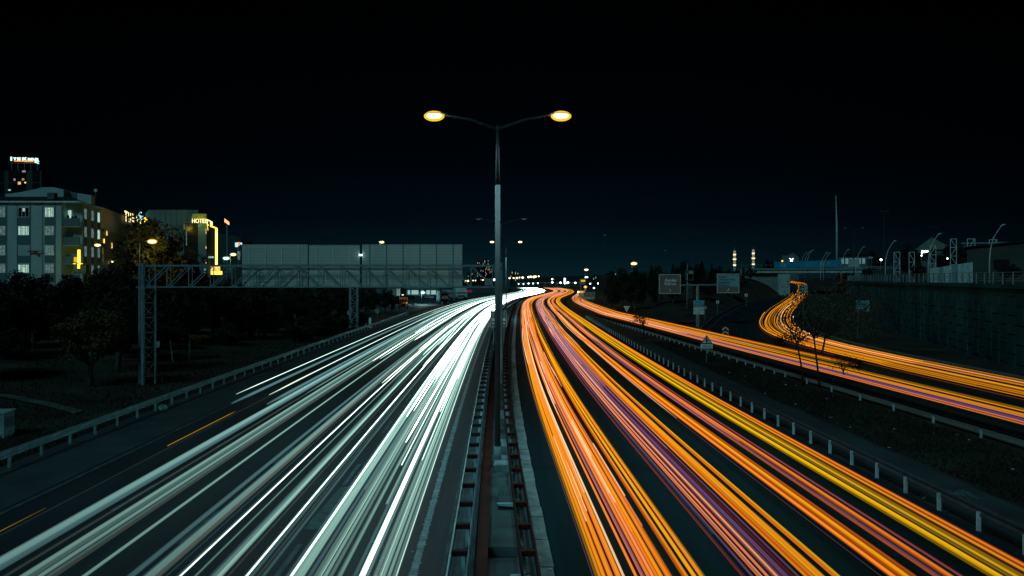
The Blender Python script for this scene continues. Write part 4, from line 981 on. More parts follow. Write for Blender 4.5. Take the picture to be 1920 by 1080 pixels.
# vertical rain pipes / shadow joints
for u in (12.5, 32.5, 57, 80, 103.5, 116): MB().box((ax(u), -.05, ztop / 2), (.10, .08, ztop)).build('pilaster_joint', mat('joint_grey', (.26, .31, .31), .9), t)
# balconies at the corner
for k, (vt, vb) in enumerate(((409, 424), (444.5, 459.5), (480.5, 494.5), (515, 528))):
    z0, z1 = az(vb), az(vt); x0, x1 = xr + .1, ax(149)
    b_ = MB().box(((x0 + x1) / 2, .02, (z0 + z1) / 2), (x1 - x0, .14, z1 - z0)).build('balcony', M_spand, t)
    MB().box(((x0 + x1) / 2, .75, z0 - .05), (x1 - x0, 1.5, .14)).build('slab', M_render, b_)
    if k == 0:
        MB().box((x0 + .35, 1.22, z1 + .55), (.5, .05, 1.5)).build('lit_pane', E_win, b_)
        for q, hh in ((.5, .45), (1.2, .3), (1.7, .42)): MB().ball((x0 + q, .5, z1 + hh * .3), (.22, .2, hh), k=7, q=5).build('potted_plant', M_leaf, b_)
    if k == 1: MB().box((x0 + .8, .5, z1 + .4), (1.0, .1, .8)).build('laundry', M_ink, b_)
d = Vector((side[1][0] - side[0][0], side[1][1] - side[0][1], 0)); nrm = Vector((d.y, -d.x, 0)).normalized(); ang = math.atan2(d.y, d.x)
for q in (.14, .50, .84):
    for k, (va, vb, vc) in enumerate(fl):
        s_ = 1 + .0 * q; c = Vector((side[0][0], side[0][1], 0)) + d * q + nrm * .03
        zt_, zb_, zc_ = (az(v) for v in (va + 1, vb + 1, vc))
        MB().box((c.x, c.y, (zt_ + zb_) / 2), (1.1, .08, zt_ - zb_), ang).build('window', E_win if (q > .8 and k < 2) else E_wind, t)
        MB().box((c.x, c.y, (zb_ + zc_) / 2 - .03), (1.1, .06, zb_ - zc_ - .1), ang).build('spandrel', M_spand, t)
# roof with dark eaves, penthouse volumes and dish
rf = MB(); rf.prism([(xl, -.5), (xc + .1, -.5), (side[1][0] + .4, side[1][1]), (side[1][0] - 4, 13.9), (xl, 13.9)], ztop, ztop + .22, axis='z'); roof = rf.build('roof', M_frame, t)
rs = MB(); base = [(xl, -.4), (xc, -.4), (side[1][0] + .2, side[1][1]), (side[1][0] - 4, 13.6), (xl, 13.6)]; top = [(xl + 2, 7), (xc - 6, 7), (xc - 7, 10), (xc - 8, 12), (xl + 2, 12)]
for i in range(5): j = (i + 1) % 5; rs.face([(*base[i], ztop + .23), (*base[j], ztop + .23), (*top[j], ztop + 2.0), (*top[i], ztop + 2.0)])
rs.face([(*p_, ztop + 2.0) for p_ in top]); rs.build('tiles', M_roof, roof)
bx2 = lambda u, d_: P(u, 0, YA + d_).x - ox
bz2 = lambda v, d_: P(0, v, YA + d_).z - 1.0
pent = MB(); pent.prism([(bx2(10, 4.5), ztop), (bx2(10, 4.5), bz2(364, 4.5)), (bx2(34, 4.5), bz2(361, 4.5)), (bx2(64, 4.5), bz2(355, 4.5)), (bx2(80, 4.5), bz2(351, 4.5)), (bx2(100, 4.5), bz2(351, 4.5)), (bx2(119, 4.5), bz2(355.5, 4.5)), (bx2(119, 4.5), ztop)], 4.5, 6.5); pent.build('penthouse', M_render, t)
MB().prism([(bx2(145, 5), ztop), (bx2(145, 5), bz2(362, 5)), (bx2(171, 5), bz2(366, 5)), (bx2(171, 5), ztop)], 5, 6.2).build('stair_head', M_render, t)
MB().prism([(bx2(124, 6), ztop), (bx2(124, 6), bz2(358, 6)), (bx2(144, 6), bz2(361, 6)), (bx2(144, 6), ztop)], 6, 7).build('lift_house', M_renderd, t)
MB().box((ax(91.5), 1.0, (az(360.5) + az(373)) / 2), (ax(98) - ax(85), 1.0, az(360.5) - az(373))).build('chimney', M_renderd, t)
ds = MB(); ds.tube([(ax(141), 6.2, az(362)), (ax(141), 6.2, az(350))], .04, 5); ds.build('dish_pole', M_gal, t)
MB().ball((ax(142), 6.0, az(349.5)), (.32, .12, .32), k=12, q=6).build('satellite_dish', M_white, t, smooth=True)
fp = MB(); fp.prism([(ax(55), az(470)), (ax(85), az(470)), (ax(80), az(471.5)), (ax(73.5), az(471.8)), (ax(72.5), az(478.5)), (ax(65), az(473)), (ax(55), az(472.8))], -.45, -.38)
fl_ = fp.build('flag', M_red, t)
MB().tube([(ax(189.5), 11, 0), (ax(190), 11, az(397))], .09, 6).build('downpipe', M_gal, t)
# lit ground floor corner with striped awning
aw = thing('kiosk', 'small kiosk with a glowing yellow awning at the foot of the apartment building', 'kiosk', (A(139, 0, 123).x, 122.6, 1.0))
MB().box((1.0, .5, P(0, 505, 123).z - 1.0), (2.0, .8, 1.4)).build('wall', M_concd, aw); MB().box((.9, .1, P(0, 486, 123).z - 1), (.32, .3, 2.9)).build('lit_column', E_neon, aw); MB().box((.42, .08, P(0, 487, 123).z - 1), (.5, .2, .8)).build('lit_panel', emit('amber_panel', (1, .48, .01)), aw)
for k in range(3): MB().box((.4 + k * .45, -.1, P(0, 494.5, 123).z - 1), (.38, .4, .10)).build('awning', E_neon if k != 1 else M_renderd, aw)
lamp_light(aw, (.9, -1.2, P(0, 488, 123).z - 1), 70, (1, .72, .12), spot=False)

# ------------------------------------------------------------------ tower with a lit roof sign
Yt = 350.0; t = thing('tower_block', 'tall dark tower block with a few lit windows behind the apartment building', 'building', (P(-40, 0, Yt).x, Yt, 0))
tx = lambda u: P(u, 0, Yt).x - P(-40, 0, Yt).x; tz = lambda v: P(0, v, Yt).z
MB().prism([(0, 0), (tx(78), 0), (P(98, 0, Yt + 9).x - P(-40, 0, Yt).x, 9), (P(90, 0, Yt + 22).x - P(-40, 0, Yt).x, 22), (0, 22)], 0, tz(320), axis='z').build('wall', mat('tower_wall', (.045, .065, .06), .9), t)
for k, (ua, ub) in enumerate(((-6, 8), (16, 49), (61, 74))):
    for (va, vb) in ((319.5, 341), (343.5, 362), (364, 384)): MB().box(((tx(ua) + tx(ub)) / 2, -.1, (tz(va) + tz(vb)) / 2), (tx(ub) - tx(ua), .2, tz(va) - tz(vb))).build('window_bay', M_blk, t)
for (u, v, w, h, m_) in ((45.5, 321.5, 6, 3.5, emit('pinkish_window', (.45, .32, .28), .7)), (28, 337, 3, 4, emit('pinkish_window', (.5, .3, .2))), (44, 336.5, 4, 4, emit('pinkish_window', (.5, .3, .2))), (37, 343.5, 5, 5, E_winy), (48, 342.5, 2.4, 2, E_neon), (18.5, 356.5, 4, 2.6, E_win)):
    MB().box((tx(u), -.3, tz(v)), (tx(u + w) - tx(u), .2, tz(v) - tz(v + h))).build('lit_window', m_, t)
sg = thing('roof_sign', 'white lit letters over two orange tubes on top of the tower block', 'roof sign', (P(22, 0, Yt).x, Yt - 1, tz(306)))
q = lambda u, v: (P(u, 0, Yt).x - P(22, 0, Yt).x, tz(v) - tz(306))
for ch, u, v, s_, sx_ in (('I', 23.2, 301.6, 2.1, 1.3), ('T', 29.3, 300.2, 1.2, 1.4), ('E', 36, 300.8, 1.4, 1.7), ('K', 45, 301, 1.5, 1.8), ('M', 56, 301.2, 1.25, 2.0), ('A', 61, 301.2, 1.25, 2.0), ('R', 69, 303.5, 2.0, 1.3)):
    x, z = q(u, v); text('letter', ch, s_, E_cold, sg, (x, -.3, z), sx=sx_, bold=.12, ext=.15)
for ua, ub, v in ((30, 47, 302.6), (48.2, 65.5, 303.4)): (x, z), (x2, _) = q(ua, v), q(ub, v); MB().bar((x, -.3, z), (x2, -.3, z - .1), .40).build('tube', E_neono, sg)
(x, z), (x2, z2) = q(68, 304.4), q(76, 307.2); MB().bar((x, -.3, z), (x2, -.3, z2), .40).build('tube', E_cold, sg)
mb = MB()
for u in (24, 36, 48, 60, 72): x, z = q(u, 306); mb.bar((x, .2, -3.2), (x, .2, q(0, 300)[1]), .2)
mb.bar((0, .2, 0), (q(75, 0)[0], .2, -.3), .2); mb.build('support_frame', M_gald, sg)
# ------------------------------------------------------------------ dark building with slanting neon letters
t = thing('office_building', 'dark glass office building between the apartment building and the yellow lit tree', 'building', (0, 0, 1))
a, b = P(190, 385, 150), P(272, 424, 200)
zt = 19.4; MB().prism([(a.x - 26, 150), (a.x, 150), (b.x, 200), (b.x - 20, 200)], 0, zt, axis='z').build('wall', mat('dark_cladding', (.03, .03, .03), .6), t)
d = Vector((b.x - a.x, 50, 0)); L_ = d.length; ang = math.atan2(d.y, d.x); dn = d.normalized(); nr = Vector((dn.y, -dn.x, 0))
def face_box(s_, z, w, h, m_, name, off=.1): c = Vector((a.x, 150, 0)) + dn * s_ + nr * off; return MB().box((c.x, c.y, z), (w, .15, h), ang).build(name, m_, t)
for k in range(6): face_box(L_ / 2, 1.6 + 2.7 * k, L_ - 2, .35, mat('floor_band', (.06, .085, .08), .8), 'floor_band')
for s_, z, w, h, m_ in ((4, 14.6, .5, .9, E_winy), (9, 12.4, .5, 1.1, E_winy), (17, 8.2, 1.5, .35, E_neono), (10, 6.4, .9, .3, E_neono), (1.5, 13.0, .3, .8, E_neon)): face_box(s_, z, w, h, m_, 'lit_window', .2)
sg = thing('roof_sign', 'large slanting white hot amber letters TURE partly hidden by blue white lights', 'neon sign', (a.x, 150, 1)); sg.rotation_euler = (0, 0, 0)
# letters stand on the receding face
for ch, u, v in (('T', 229, 413.6), ('U', 235.6, 416.2), ('R', 243, 418.2), ('E', 250.8, 420.2), ('X', 257.5, 423)):
    # where the face crosses the direction u
    k_ = (u - CX) / F; s_ = (k_ * 150 - a.x) / (dn.x - k_ * dn.y); pt = Vector((a.x, 150, 0)) + dn * s_ + nr * .5
    o = text('letter', ch, 3.1, E_letter if ch != 'X' else E_neon, sg, (pt.x - a.x, pt.y - 150, P(0, v, pt.y).z - 1), (math.pi / 2, 0, ang), sx=1.7 if ch != 'X' else 1.0, bold=.06, ext=.02)
for (u, v, r, m_) in ((264, 405, (.5, .3, .9), E_neonb), (262.5, 410, (.25, .2, .35), E_neonb), (256, 424, (.45, .3, 1.1), E_neonb), (270, 409.3, (.5, .3, .2), E_neon), (275.5, 413.5, (.45, .3, .4), E_neon), (279.5, 414.4, (.4, .3, .35), E_neon), (272.5, 415.3, (.25, .2, .2), E_neon)):
    p = P(u, v, 168); MB().ball((p.x - a.x, 18, p.z - 1), r, k=8, q=6).build('sign_light', m_, sg, smooth=True)
for q_ in (.35, .75):
    pt = P(229 + 30 * q_, 0, 150 + 22 * q_); lamp_light(sg, (pt.x - a.x + 1.6, pt.y - 150 - 1.2, P(0, 408 + 8 * q_, pt.y).z - 1), 170, (1, .60, .06), spot=False)  # amber point lights added before the letters to cast a halo on the wall
mb = MB(); mb.bar((P(226, 0, 160).x - a.x, 10.4, P(0, 400, 160).z - 1), (P(284, 0, 172).x - a.x, 22, P(0, 424, 172).z - 1), .12); mb.build('support_frame', M_gald, sg)
# ------------------------------------------------------------------ hotel
Yh = 178.0; hx0 = P(272, 0, Yh).x
t = thing('hotel_building', 'grey block with a dark glass tower edged by an amber neon column and HOTEL letters', 'hotel', (hx0, Yh, 1))
hx = lambda u: P(u, 0, Yh).x - hx0; hz = lambda v: P(0, v, Yh).z - 1
MB().prism([(hx(272), 2), (hx(365), 2), (P(364, 0, Yh + 12).x - hx0, 12), (P(272, 0, Yh + 12).x - hx0, 12)], 0, hz(392), axis='z').build('wall', mat('hotel_wall', (.11, .17, .18), .9, var=.12, scale=.2), t)
mb = MB()
for k in range(1, 9): mb.box((hx(272) + (hx(365) - hx(272)) * k / 9, 1.96, hz(392) / 2), (.06, .06, hz(392) - .2))
mb.build('panel_joints', M_renderd, t)
MB().box(((hx(345) + hx(372)) / 2, .9, hz(418) / 2), (hx(372) - hx(345), 1.9, hz(418))).build('glass_front', M_blk, t)
MB().box(((hx(372) + hx(388)) / 2, .8, hz(414) / 2), (hx(388) - hx(372) - .06, 2.2, hz(414))).build('pillar', mat('hotel_pillar', (.11, .16, .17), .9), t)
e2 = (P(403, 0, 190).x - hx0, 12.0)
MB().prism([(hx(388) + .04, .2), (e2[0], e2[1]), (e2[0] - 3, 12), (hx(386) - .5, 2.4)], 0, hz(418), axis='z').build('side_wall', mat('side_cladding_dark', (.012, .012, .012), .8, spec=.02), t)
for ua, ub, v1, v2 in ((349, 351, 432, 460), (344.5, 346.5, 421, 430), (355, 357, 495, 512), (364, 366, 495, 512)): MB().box((hx((ua + ub) / 2), -.12, (hz(v1) + hz(v2)) / 2), (.16, .1, hz(v1) - hz(v2))).build('window', E_wind, t)
nz_ = MB(); nz_.box((hx(388) + (e2[0] - hx(388)) * .8 + .75, .2 + (e2[1] - .2) * .8 - .2, (P(0, 428, 188).z + P(0, 513, 188).z) / 2 - 1), (.42, .4, P(0, 428, 188).z - P(0, 513, 188).z)); nc = nz_.build('neon_column', emit('neon_column', (1, .72, .16), 2.4), t)
a2 = (hx(388), .1, P(0, 421.5, 178).z - 1); b2 = (hx(388) + (e2[0] - hx(388)) * .8 + .75, .2 + (e2[1] - .2) * .8 - .2, P(0, 428, 188).z - 1); MB().bar(a2, b2, .28).build('neon_band', E_neon, t)
MB().bar((hx(389), -.1, P(0, 423, 178).z - 1), (hx(390.5), -.1, P(0, 432, 178).z - 1), .10).build('neon_stroke', E_neon, t)
for v in (431, 436, 464, 492): MB().box((hx(387.6), -.4, hz(v)), (.14, .12, .5)).build('small_light', E_winy, t)
MB().box((hx(394), 3.0, hz(504)), (2.2, .3, 1.6)).build('lit_lobby', emit('lobby', (1, .55, .12), 1.2, .6), t); MB().box((hx(396), 3, hz(511.5)), (2.6, .4, .8)).build('lit_canopy', E_neon, t)
mb = MB(); mb.bar((hx(379.5), -.6, hz(514)), (hx(388), -.6, hz(512.5)), .12); mb.bar((hx(379.8), -.6, hz(514)), (hx(379.8), -.6, hz(522)), .12); mb.build('blue_neon_canopy', E_neonb, t)
MB().box((hx(386.6), -.5, hz(509)), (.28, .12, 1.0)).build('blue_light', E_neonb, t)
sg = thing('neon_sign', 'white hot amber letters HOTEL with a second word around the corner, above black glass', 'neon sign', (hx0, Yh - .5, 1))
text('letter_row', 'HOTEL', 1.34, E_letter, sg, (hx(362.3), -.3, hz(418.4)), sx=.80, bold=.006, ext=.08)
ang2 = math.atan2(e2[1] - .2, e2[0] - hx(388))
text('letter_row', 'PARK', 1.40, E_neonw, sg, (hx(388.2), .2, hz(419.6)), (math.pi / 2, 0, ang2), sx=2.9, bold=.04, ext=.12) if False else None
text('letter_row', 'IIIIII', 1.35, E_letter, sg, (hx(388.4), .2, hz(419.2)), (math.pi / 2, 0, ang2), sx=4.2, bold=.05, ext=.12)
MB().box((hx(375), .25, hz(405.5)), (hx(391) - hx(364), .12, 1.1)).build('halo_panel', mat('halo_panel_amber', (.30, .22, .06), .8), sg)  # panel added by the HOTEL letters to catch an amber halo
lamp_light(sg, (hx(375), -2.0, hz(417)), 260, (1, .68, .1), spot=False)  # point light added in front of the letters for that halo
MB().box((hx(392.5), 1.5, hz(482)), (1.1, .3, .38)).build('cold_lettering', emit('cold_sign', (.30, .60, .55), .8, .5), sg)
a3 = P(425.5, 421, 215); t = thing('neon_sign', 'small slanting orange neon sign on a dark building right of the hotel neon column', 'neon sign', (a3.x, 215, 1))
MB().prism([(-.6, a3.z - .35), (.65, a3.z - 1.15), (.65, a3.z - .35), (-.6, a3.z + .65)], -.2, 0).build('letter_panel', emit('orange_letters', (1, .42, .16), 1.6, .3), t); MB().bar((0, .1, 0), (0, .1, a3.z), .3).build('pole', M_gald, t)
a3 = P(437, 0, 230); t = thing('office_building', 'low very dark building between the hotel neon column and the grey sign panels', 'building', (a3.x, 230, 0))
MB().prism([(-5.5, 0), (2.4, 0), (2.4, P(0, 450, 230).z), (1.4, P(0, 444, 230).z), (-1.6, P(0, 440, 230).z), (-5.5, P(0, 436, 230).z)], 0, 10).build('wall', mat('tower_wall', (.05, .07, .065)), t)
for k in range(4): MB().box((-4 + k * 1.7, -.04, 12), (.5, .08, 8)).build('window', M_glass, t)
a3 = P(446, 459, 200); t = thing('lit_sign', 'blue white lit sign with an orange mark left of the grey sign panels', 'lit sign', (a3.x, 200, 0))
MB().box((-.35, 0, a3.z), (.6, .3, 1.1)).build('blue_panel', E_neonb, t); MB().box((.2, -.05, a3.z + .2), (.35, .3, .9)).build('orange_panel', E_neono, t); MB().ball((.8, 0, a3.z + .3), .3, k=8, q=6).build('lamp', E_neonb, t); MB().bar((0, .3, 0), (0, .3, a3.z), .25).build('pole', M_gald, t)
for v, w in ((475, .7), (483, .5)): MB().box((.25, 0, P(0, v, 200).z), (w, .2, 1.1)).build('pale_panel', E_wind, t)
# ------------------------------------------------------------------ city far behind
def far_block(u0, u1, v0, Y, label, nwin, seed, zb=-4):
    p0, p1 = P(u0, v0, Y), P(u1, v0, Y); t = thing('tower_block', label, 'building', (p0.x, Y, zb)); w = p1.x - p0.x; hh = p0.z - zb
    MB().box((w / 2, 10, hh / 2), (w, 20, hh)).build('wall', mat('far_wall', (.012, .022, .024), .9), t)
    MB().box((w / 2, 10, hh + 1), (w * .4, 8, 2)).build('roof', mat('far_wall', (0, 0, 0)), t)
    rr = random.Random(seed)
    for k in range(nwin):
        x, z = (int(rr.random() * 7) + .5) / 7 * w, (int(rr.random() * 14) + .5) / 14 * (hh - 8) + 8
        MB().box((x, -.1, z), (w / 7 * .45, .2, 1.5)).build('lit_window', emit('far_window', (.40, .50, .45), .9) if rr.random() < .75 else E_winy, t)
far_block(893, 904, 492, 900, 'far tower block with a few lit windows left of the nearest lamp post', 14, 1); far_block(905, 916, 488, 920, 'taller far tower block with lit windows left of the nearest lamp post', 18, 2); far_block(917, 925, 499, 940, 'lowest far tower block left of the nearest lamp post', 8, 3)
far_block(876, 886, 511, 900, 'small far block right of the grey sign panels', 6, 4); far_block(957, 972, 509, 940, 'far low block with scattered lights above the amber row of lamps', 10, 5); far_block(1140, 1158, 512, 700, 'far low block left of the dark trees', 6, 6)
far_block(1112, 1126, 519, 760, 'far low block behind the white lamps', 5, 7)
# ------------------------------------------------------------------ parking area: trucks and sheds
def truck(name, label, u, vb, Y, wpx, hpx, m_cab, m_body, L_=8.0, body=True, rz=0.12, hb=None, group=None):
    p = P(u, vb, Y); w, hh = wpx / F * Y, hpx / F * Y
    t = thing(name, label, 'truck', (p.x, Y, 0), rz=rz, group=group)
    c = MB(); c.prism([(0, .55), (2.0, .55), (2.0, hh * .98), (.35, hh), (0, hh * .62)], -w / 2, w / 2)
    c.v = [(b, a, z) for a, b, z in c.v]; cab = c.build('cab', m_cab, t)
    MB().box((0, -.03 + .12, hh * .68), (w * .84, .22, hh * .26)).build('windscreen', M_blk, cab)
    MB().box((0, -.10, .62), (w, .22, .38)).build('bumper', M_dark, cab)
    MB().box((0, -.05, hh * .36), (w * .5, .1, hh * .14)).build('grille', M_dark, cab)
    for s_ in (-1, 1):
        MB().box((s_ * w * .38, -.20, .66), (.3, .06, .18)).build('headlight', M_signw, cab); MB().box((s_ * (w / 2 + .14), .3, hh * .68), (.12, .15, .55)).build('mirror', M_dark, cab)
    for y_ in (1.0, L_ - 1.8, L_ - .7):
        for s_ in (-1, 1):
            q = MB(); q.tube([(s_ * w * .47 - .14, y_, .5), (s_ * w * .47 + .14, y_, .5)], .5, 12); o = q.build('wheel', M_dark, t, smooth=False)
    if body: MB().box((0, 2.2 + (L_ - 2.2) / 2, .95 + (hb or hh) / 2 - .2), (w * 1.02, L_ - 2.25, (hb or hh) - .4)).build('cargo_body', m_body, t)
    return t
t = truck('truck', 'orange and black truck cab parked facing the camera under the grey sign panels', 756.5, 580, 181, 15.5, 22, M_orange, M_dark, hb=2.4)
MB().box((.75, -.2, 1.35), (.15, .06, .12)).build('small_light', E_neon, t)
truck('truck', 'dark truck parked at the right of the parking area beside the curving white trails', 834.5, 570.5, 205, 14, 22, M_dark, M_renderd, rz=.25)
truck('truck', 'grey truck right behind the dark one in the parking area', 846, 563, 232, 12, 19, M_renderd, M_metal_sheet, rz=.3)
t = truck('truck', 'pale box truck seen at the right end of the parking area', 866, 561, 262, 20, 17.5, M_white, M_white, rz=.2)
MB().box((2.6, 1, 2.6), (1.8, .2, .7)).build('red_panel', emit('dim_magenta', (.25, .01, .05), .6), t)
for k, (u0, u1, vt, vb, Y, m_, lb) in enumerate(((706, 718, 543, 553, 205, M_renderd, 'dark blue container left of the big pale shed'), (720, 744, 542, 571, 200, M_metal_sheet, 'big pale shed with ribbed doors left of the orange truck'))):
    a, b = P(u0, vt, Y), P(u1, vb, Y); hh = a.z; t = thing('shed', lb, 'shed', (a.x, Y, 0)); w = b.x - a.x
    MB().box((w / 2, 3, hh / 2), (w, 6, hh)).build('wall', m_, t); MB().box((w / 2, 3, hh + .06), (w + .2, 6.2, .12)).build('roof', M_gald, t)
    for q in (.33, .62): MB().box((w * q, -.04, hh / 2), (.09, .08, hh)).build('rib', M_gald, t)
    MB().box((w / 2, -.05, hh * .62), (w, .08, .15)).build('door_rail', M_gald, t)
a = P(762, 541, 320); b = P(822, 560, 320); t = thing('service_building', 'low bright lit building behind the floodlight in the parking area', 'building', (a.x, 320, 0)); w = b.x - a.x
MB().box((w / 2, 4, a.z / 2 - .5), (w, 8, a.z + 1)).build('wall', M_render, t); MB().box((w / 2, 3, a.z + .2), (w + 1, 10, .4)).build('roof', M_gald, t)
for k, x in enumerate((.08, .22, .30, .5, .68, .85)): MB().box((w * x, -.1, a.z * .45), (.9 + (k % 3) * .5, .1, 1.6)).build('lit_window', emit('cold_window', (.30, .52, .47), .9), t)
rr = random.Random(4)
for k in range(7):
    x, y = -35 + k * 3.0 + rr.uniform(-.6, .6), 262 + rr.uniform(-6, 10)
    t = thing('parked_car', ['white', 'dark', 'grey', 'pale', 'black', 'silver', 'blue grey'][k] + ' car parked in the lot, ' + ['first', 'second', 'third', 'fourth', 'fifth', 'sixth', 'seventh'][k] + ' of the row from the left', 'car', (x, y, 0), rz=rr.uniform(-.2, .2), group='cars parked in the lit lot')
    m_ = [M_white, M_dark, M_gal, M_concp, M_dark, M_gal, M_gald][k]
    c = MB(); c.prism([(-2.1, .35), (2.1, .35), (2.15, .8), (1.2, .95), (.6, 1.42), (-1.1, 1.42), (-1.7, .95), (-2.1, .9)], -.85, .85); c.v = [(b_, a_, z_) for a_, b_, z_ in c.v]; body = c.build('body', m_, t)
    MB().box((0, -1.45, 1.15), (1.4, .5, .35)).build('windscreen', M_blk, body)
    for s_ in (-1, 1):
        for y_ in (-1.3, 1.3): MB().tube([(s_ * .75 - .12, y_, .33), (s_ * .75 + .12, y_, .33)], .33, 10).build('wheel', M_dark, t)
# low wall / bank behind the parking lot
t = thing('boundary_wall', 'long dark concrete wall behind the parking area reaching towards the far bend', 'wall', (0, 0, 0))
MB().box((-22, 372, 1.6), (40, .5, 3.4)).build('wall_body', M_concd, t); MB().box((-22, 372, 3.4), (40.2, .8, .25)).build('coping', M_concd, t)

# ------------------------------------------------------------------ trees
def crown_mesh(name, w, h, nleaf, seed, m, leaf=.26, clumps=26, shape='round', z0=0.0):
    rr = random.Random(seed); mb = MB(); cl = []
    for k in range(clumps):
        while True:
            x, y, z = rr.uniform(-1, 1), rr.uniform(-1, 1), rr.uniform(-1, 1)
            if x * x + y * y + z * z < 1: break
        if shape == 'cone': f_ = (1 - (z + 1) / 2) * .9 + .12; x *= f_; y *= f_
        r = rr.uniform(.16, .34) * (1 if shape != 'cone' else .6)
        cl.append((x * .85, y * .85, z * .85, r))
    for k in range(nleaf):
        cx, cy, cz, r = cl[k % clumps]
        while True:
            a, b, c = rr.uniform(-1, 1), rr.uniform(-1, 1), rr.uniform(-1, 1)
            if a * a + b * b + c * c < 1: break
        p = Vector(((cx + a * r) * w / 2, (cy + b * r) * w / 2, z0 + (cz + c * r + 1) * h / 2))
        s_ = leaf * rr.uniform(.6, 1.4); n_ = Vector((rr.gauss(0, 1), rr.gauss(0, 1), rr.gauss(0, 1) + .5)).normalized()
        u_ = n_.orthogonal().normalized(); u_.rotate(Matrix.Rotation(rr.uniform(0, 6.28), 3, n_)); v_ = n_.cross(u_)
        mb.face([p - u_ * s_, p - v_ * s_ * .5, p + u_ * s_, p + v_ * s_ * .5])
    me = bpy.data.meshes.new(name); me.from_pydata(mb.v, [], mb.f); me.materials.append(m); me.update(); return me, cl
def tree_proto(w, h, hc, nleaf, seed, m, leaf, r, mt, shape='round', clumps=26):
    me, cl = crown_mesh('crown', w, h - hc, nleaf, seed, m, leaf, clumps, shape, hc)
    tb = MB(); rr = random.Random(seed + 99); tb.tube([(0, 0, -.4), (rr.uniform(-.1, .1), 0, hc * .6), (rr.uniform(-.2, .2), rr.uniform(-.1, .1), hc + (h - hc) * .55)], [r * 1.25, r, r * .35], 8)
    for k in range(7):
        c = cl[k]; e_ = Vector((c[0] * w / 2, c[1] * w / 2, hc + (c[2] + 1) * (h - hc) / 2)); st = Vector((0, 0, hc * .75 + k * .12 * (h - hc) * .5)); tb.tube([st, st.lerp(e_, .5) + Vector((0, 0, .2)), e_], [r * .45, r * .28, r * .12], 5)
    tm = MB.build(tb, 'trunk', mt, smooth=True); tmesh = tm.data; bpy.data.objects.remove(tm)
    return me, tmesh
def plant_tree(proto, x, y, z, s_, rz, label, name='tree', cat='tree', group=None, sz=None):
    t = thing(name, label, cat, (x, y, z), rz, group); t.scale = (s_, s_, sz or s_)
    for nm, me in (('crown', proto[0]), ('trunk', proto[1])): o = bpy.data.objects.new(nm, me); C.objects.link(o); o.parent = t
    return t
PR = [tree_proto(6, 7, 1.6, 5200, s_, M_leaf, .17, .20, M_bark, clumps=c_) for s_, c_ in ((1, 34), (2, 40), (3, 30))]
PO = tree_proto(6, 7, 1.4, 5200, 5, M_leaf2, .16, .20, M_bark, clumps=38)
PCn = [tree_proto(3.2, 9, .8, 3600, s_, M_leaf, .16, .16, M_barkd, 'cone', 40) for s_ in (7, 8)]
rr = random.Random(21)
named = [(-27.2, 51.5, 5.4, 'round dark tree with a pale trunk left of the gantry mast, nearest the dirt path'), (-28.8, 58.5, 6.4, 'dark tree just behind the left of the gantry mast'), (-35.5, 50, 6.6, 'dark tree behind the concrete block at the far left edge'), (-31.5, 64, 6.9, 'dark tree right behind the gantry mast top')]
for k, (x, y, h, lb) in enumerate(named): plant_tree(PO if k == 0 else PR[k % 3], x, y, ground_h(x, y), h / 7, rr.uniform(0, 6), lb, group=None)
row = []
for (u, Y, vt) in ((8, 62, 512), (62, 68, 517), (118, 66, 514), (172, 74, 510), (222, 78, 509), (246, 84, 512), (302, 78, 519), (350, 82, 525), (398, 86, 524), (446, 88, 527), (496, 92, 529), (548, 98, 530), (596, 104, 531), (640, 118, 532), (690, 138, 541),
                   (-20, 72, 505), (30, 84, 508), (92, 88, 513), (150, 92, 511), (206, 98, 513), (270, 104, 511), (330, 108, 515), (385, 112, 518), (440, 118, 520), (500, 124, 525), (560, 132, 527), (618, 140, 530), (672, 150, 537), (722, 158, 551), (734, 152, 562)):
    p = P(u, vt, Y); g = ground_h(p.x, Y); row.append((p.x, Y, g, p.z - g, u))
cnt_ = {}
for k, (x, y, g, h, u) in enumerate(row):
    w = ['at the far left edge' if u < 40 else 'below the apartment building' if u < 190 else 'below the lit tree' if u < 300 else 'behind the left of the gantry truss' if u < 450 else 'under the leftmost grey sign panel' if u < 575 else 'under the middle grey sign panel' if u < 680 else 'next to the pale shed'][0]
    cnt_[w] = cnt_.get(w, 0) + 1; o_ = ['first', 'second', 'third', 'fourth', 'fifth', 'sixth', 'seventh', 'eighth', 'ninth', 'tenth'][cnt_[w] - 1]
    plant_tree(PR[k % 3], x, y, g, max(.7, h / 7), rr.uniform(0, 6), f'dark leafy tree {w}, {o_} there, counted front row first', group='dark trees on the left bank')
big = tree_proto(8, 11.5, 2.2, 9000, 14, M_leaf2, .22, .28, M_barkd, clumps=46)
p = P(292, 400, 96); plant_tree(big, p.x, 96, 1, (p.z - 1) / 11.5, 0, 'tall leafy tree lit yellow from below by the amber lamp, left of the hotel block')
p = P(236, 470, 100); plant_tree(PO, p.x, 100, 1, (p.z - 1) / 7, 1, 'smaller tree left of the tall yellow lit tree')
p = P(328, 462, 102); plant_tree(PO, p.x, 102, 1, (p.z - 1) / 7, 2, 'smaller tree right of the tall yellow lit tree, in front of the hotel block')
shr = PR[1]
for k in range(20):
    u = 20 + k * 34; Y = 60 + (k % 4) * 7 + u * .05; p = P(u, 560, Y); g = ground_h(p.x, Y); sc = .42 + .1 * (k % 3)
    t = plant_tree(shr, p.x, Y, g - 1.6 * sc, sc, rr.uniform(0, 6), 'low dark shrub filling the gap between the trunks on the left bank', 'shrub', 'shrub', 'dark shrubs on the left bank'); t.scale = (sc * 1.5, sc * 1.3, sc)
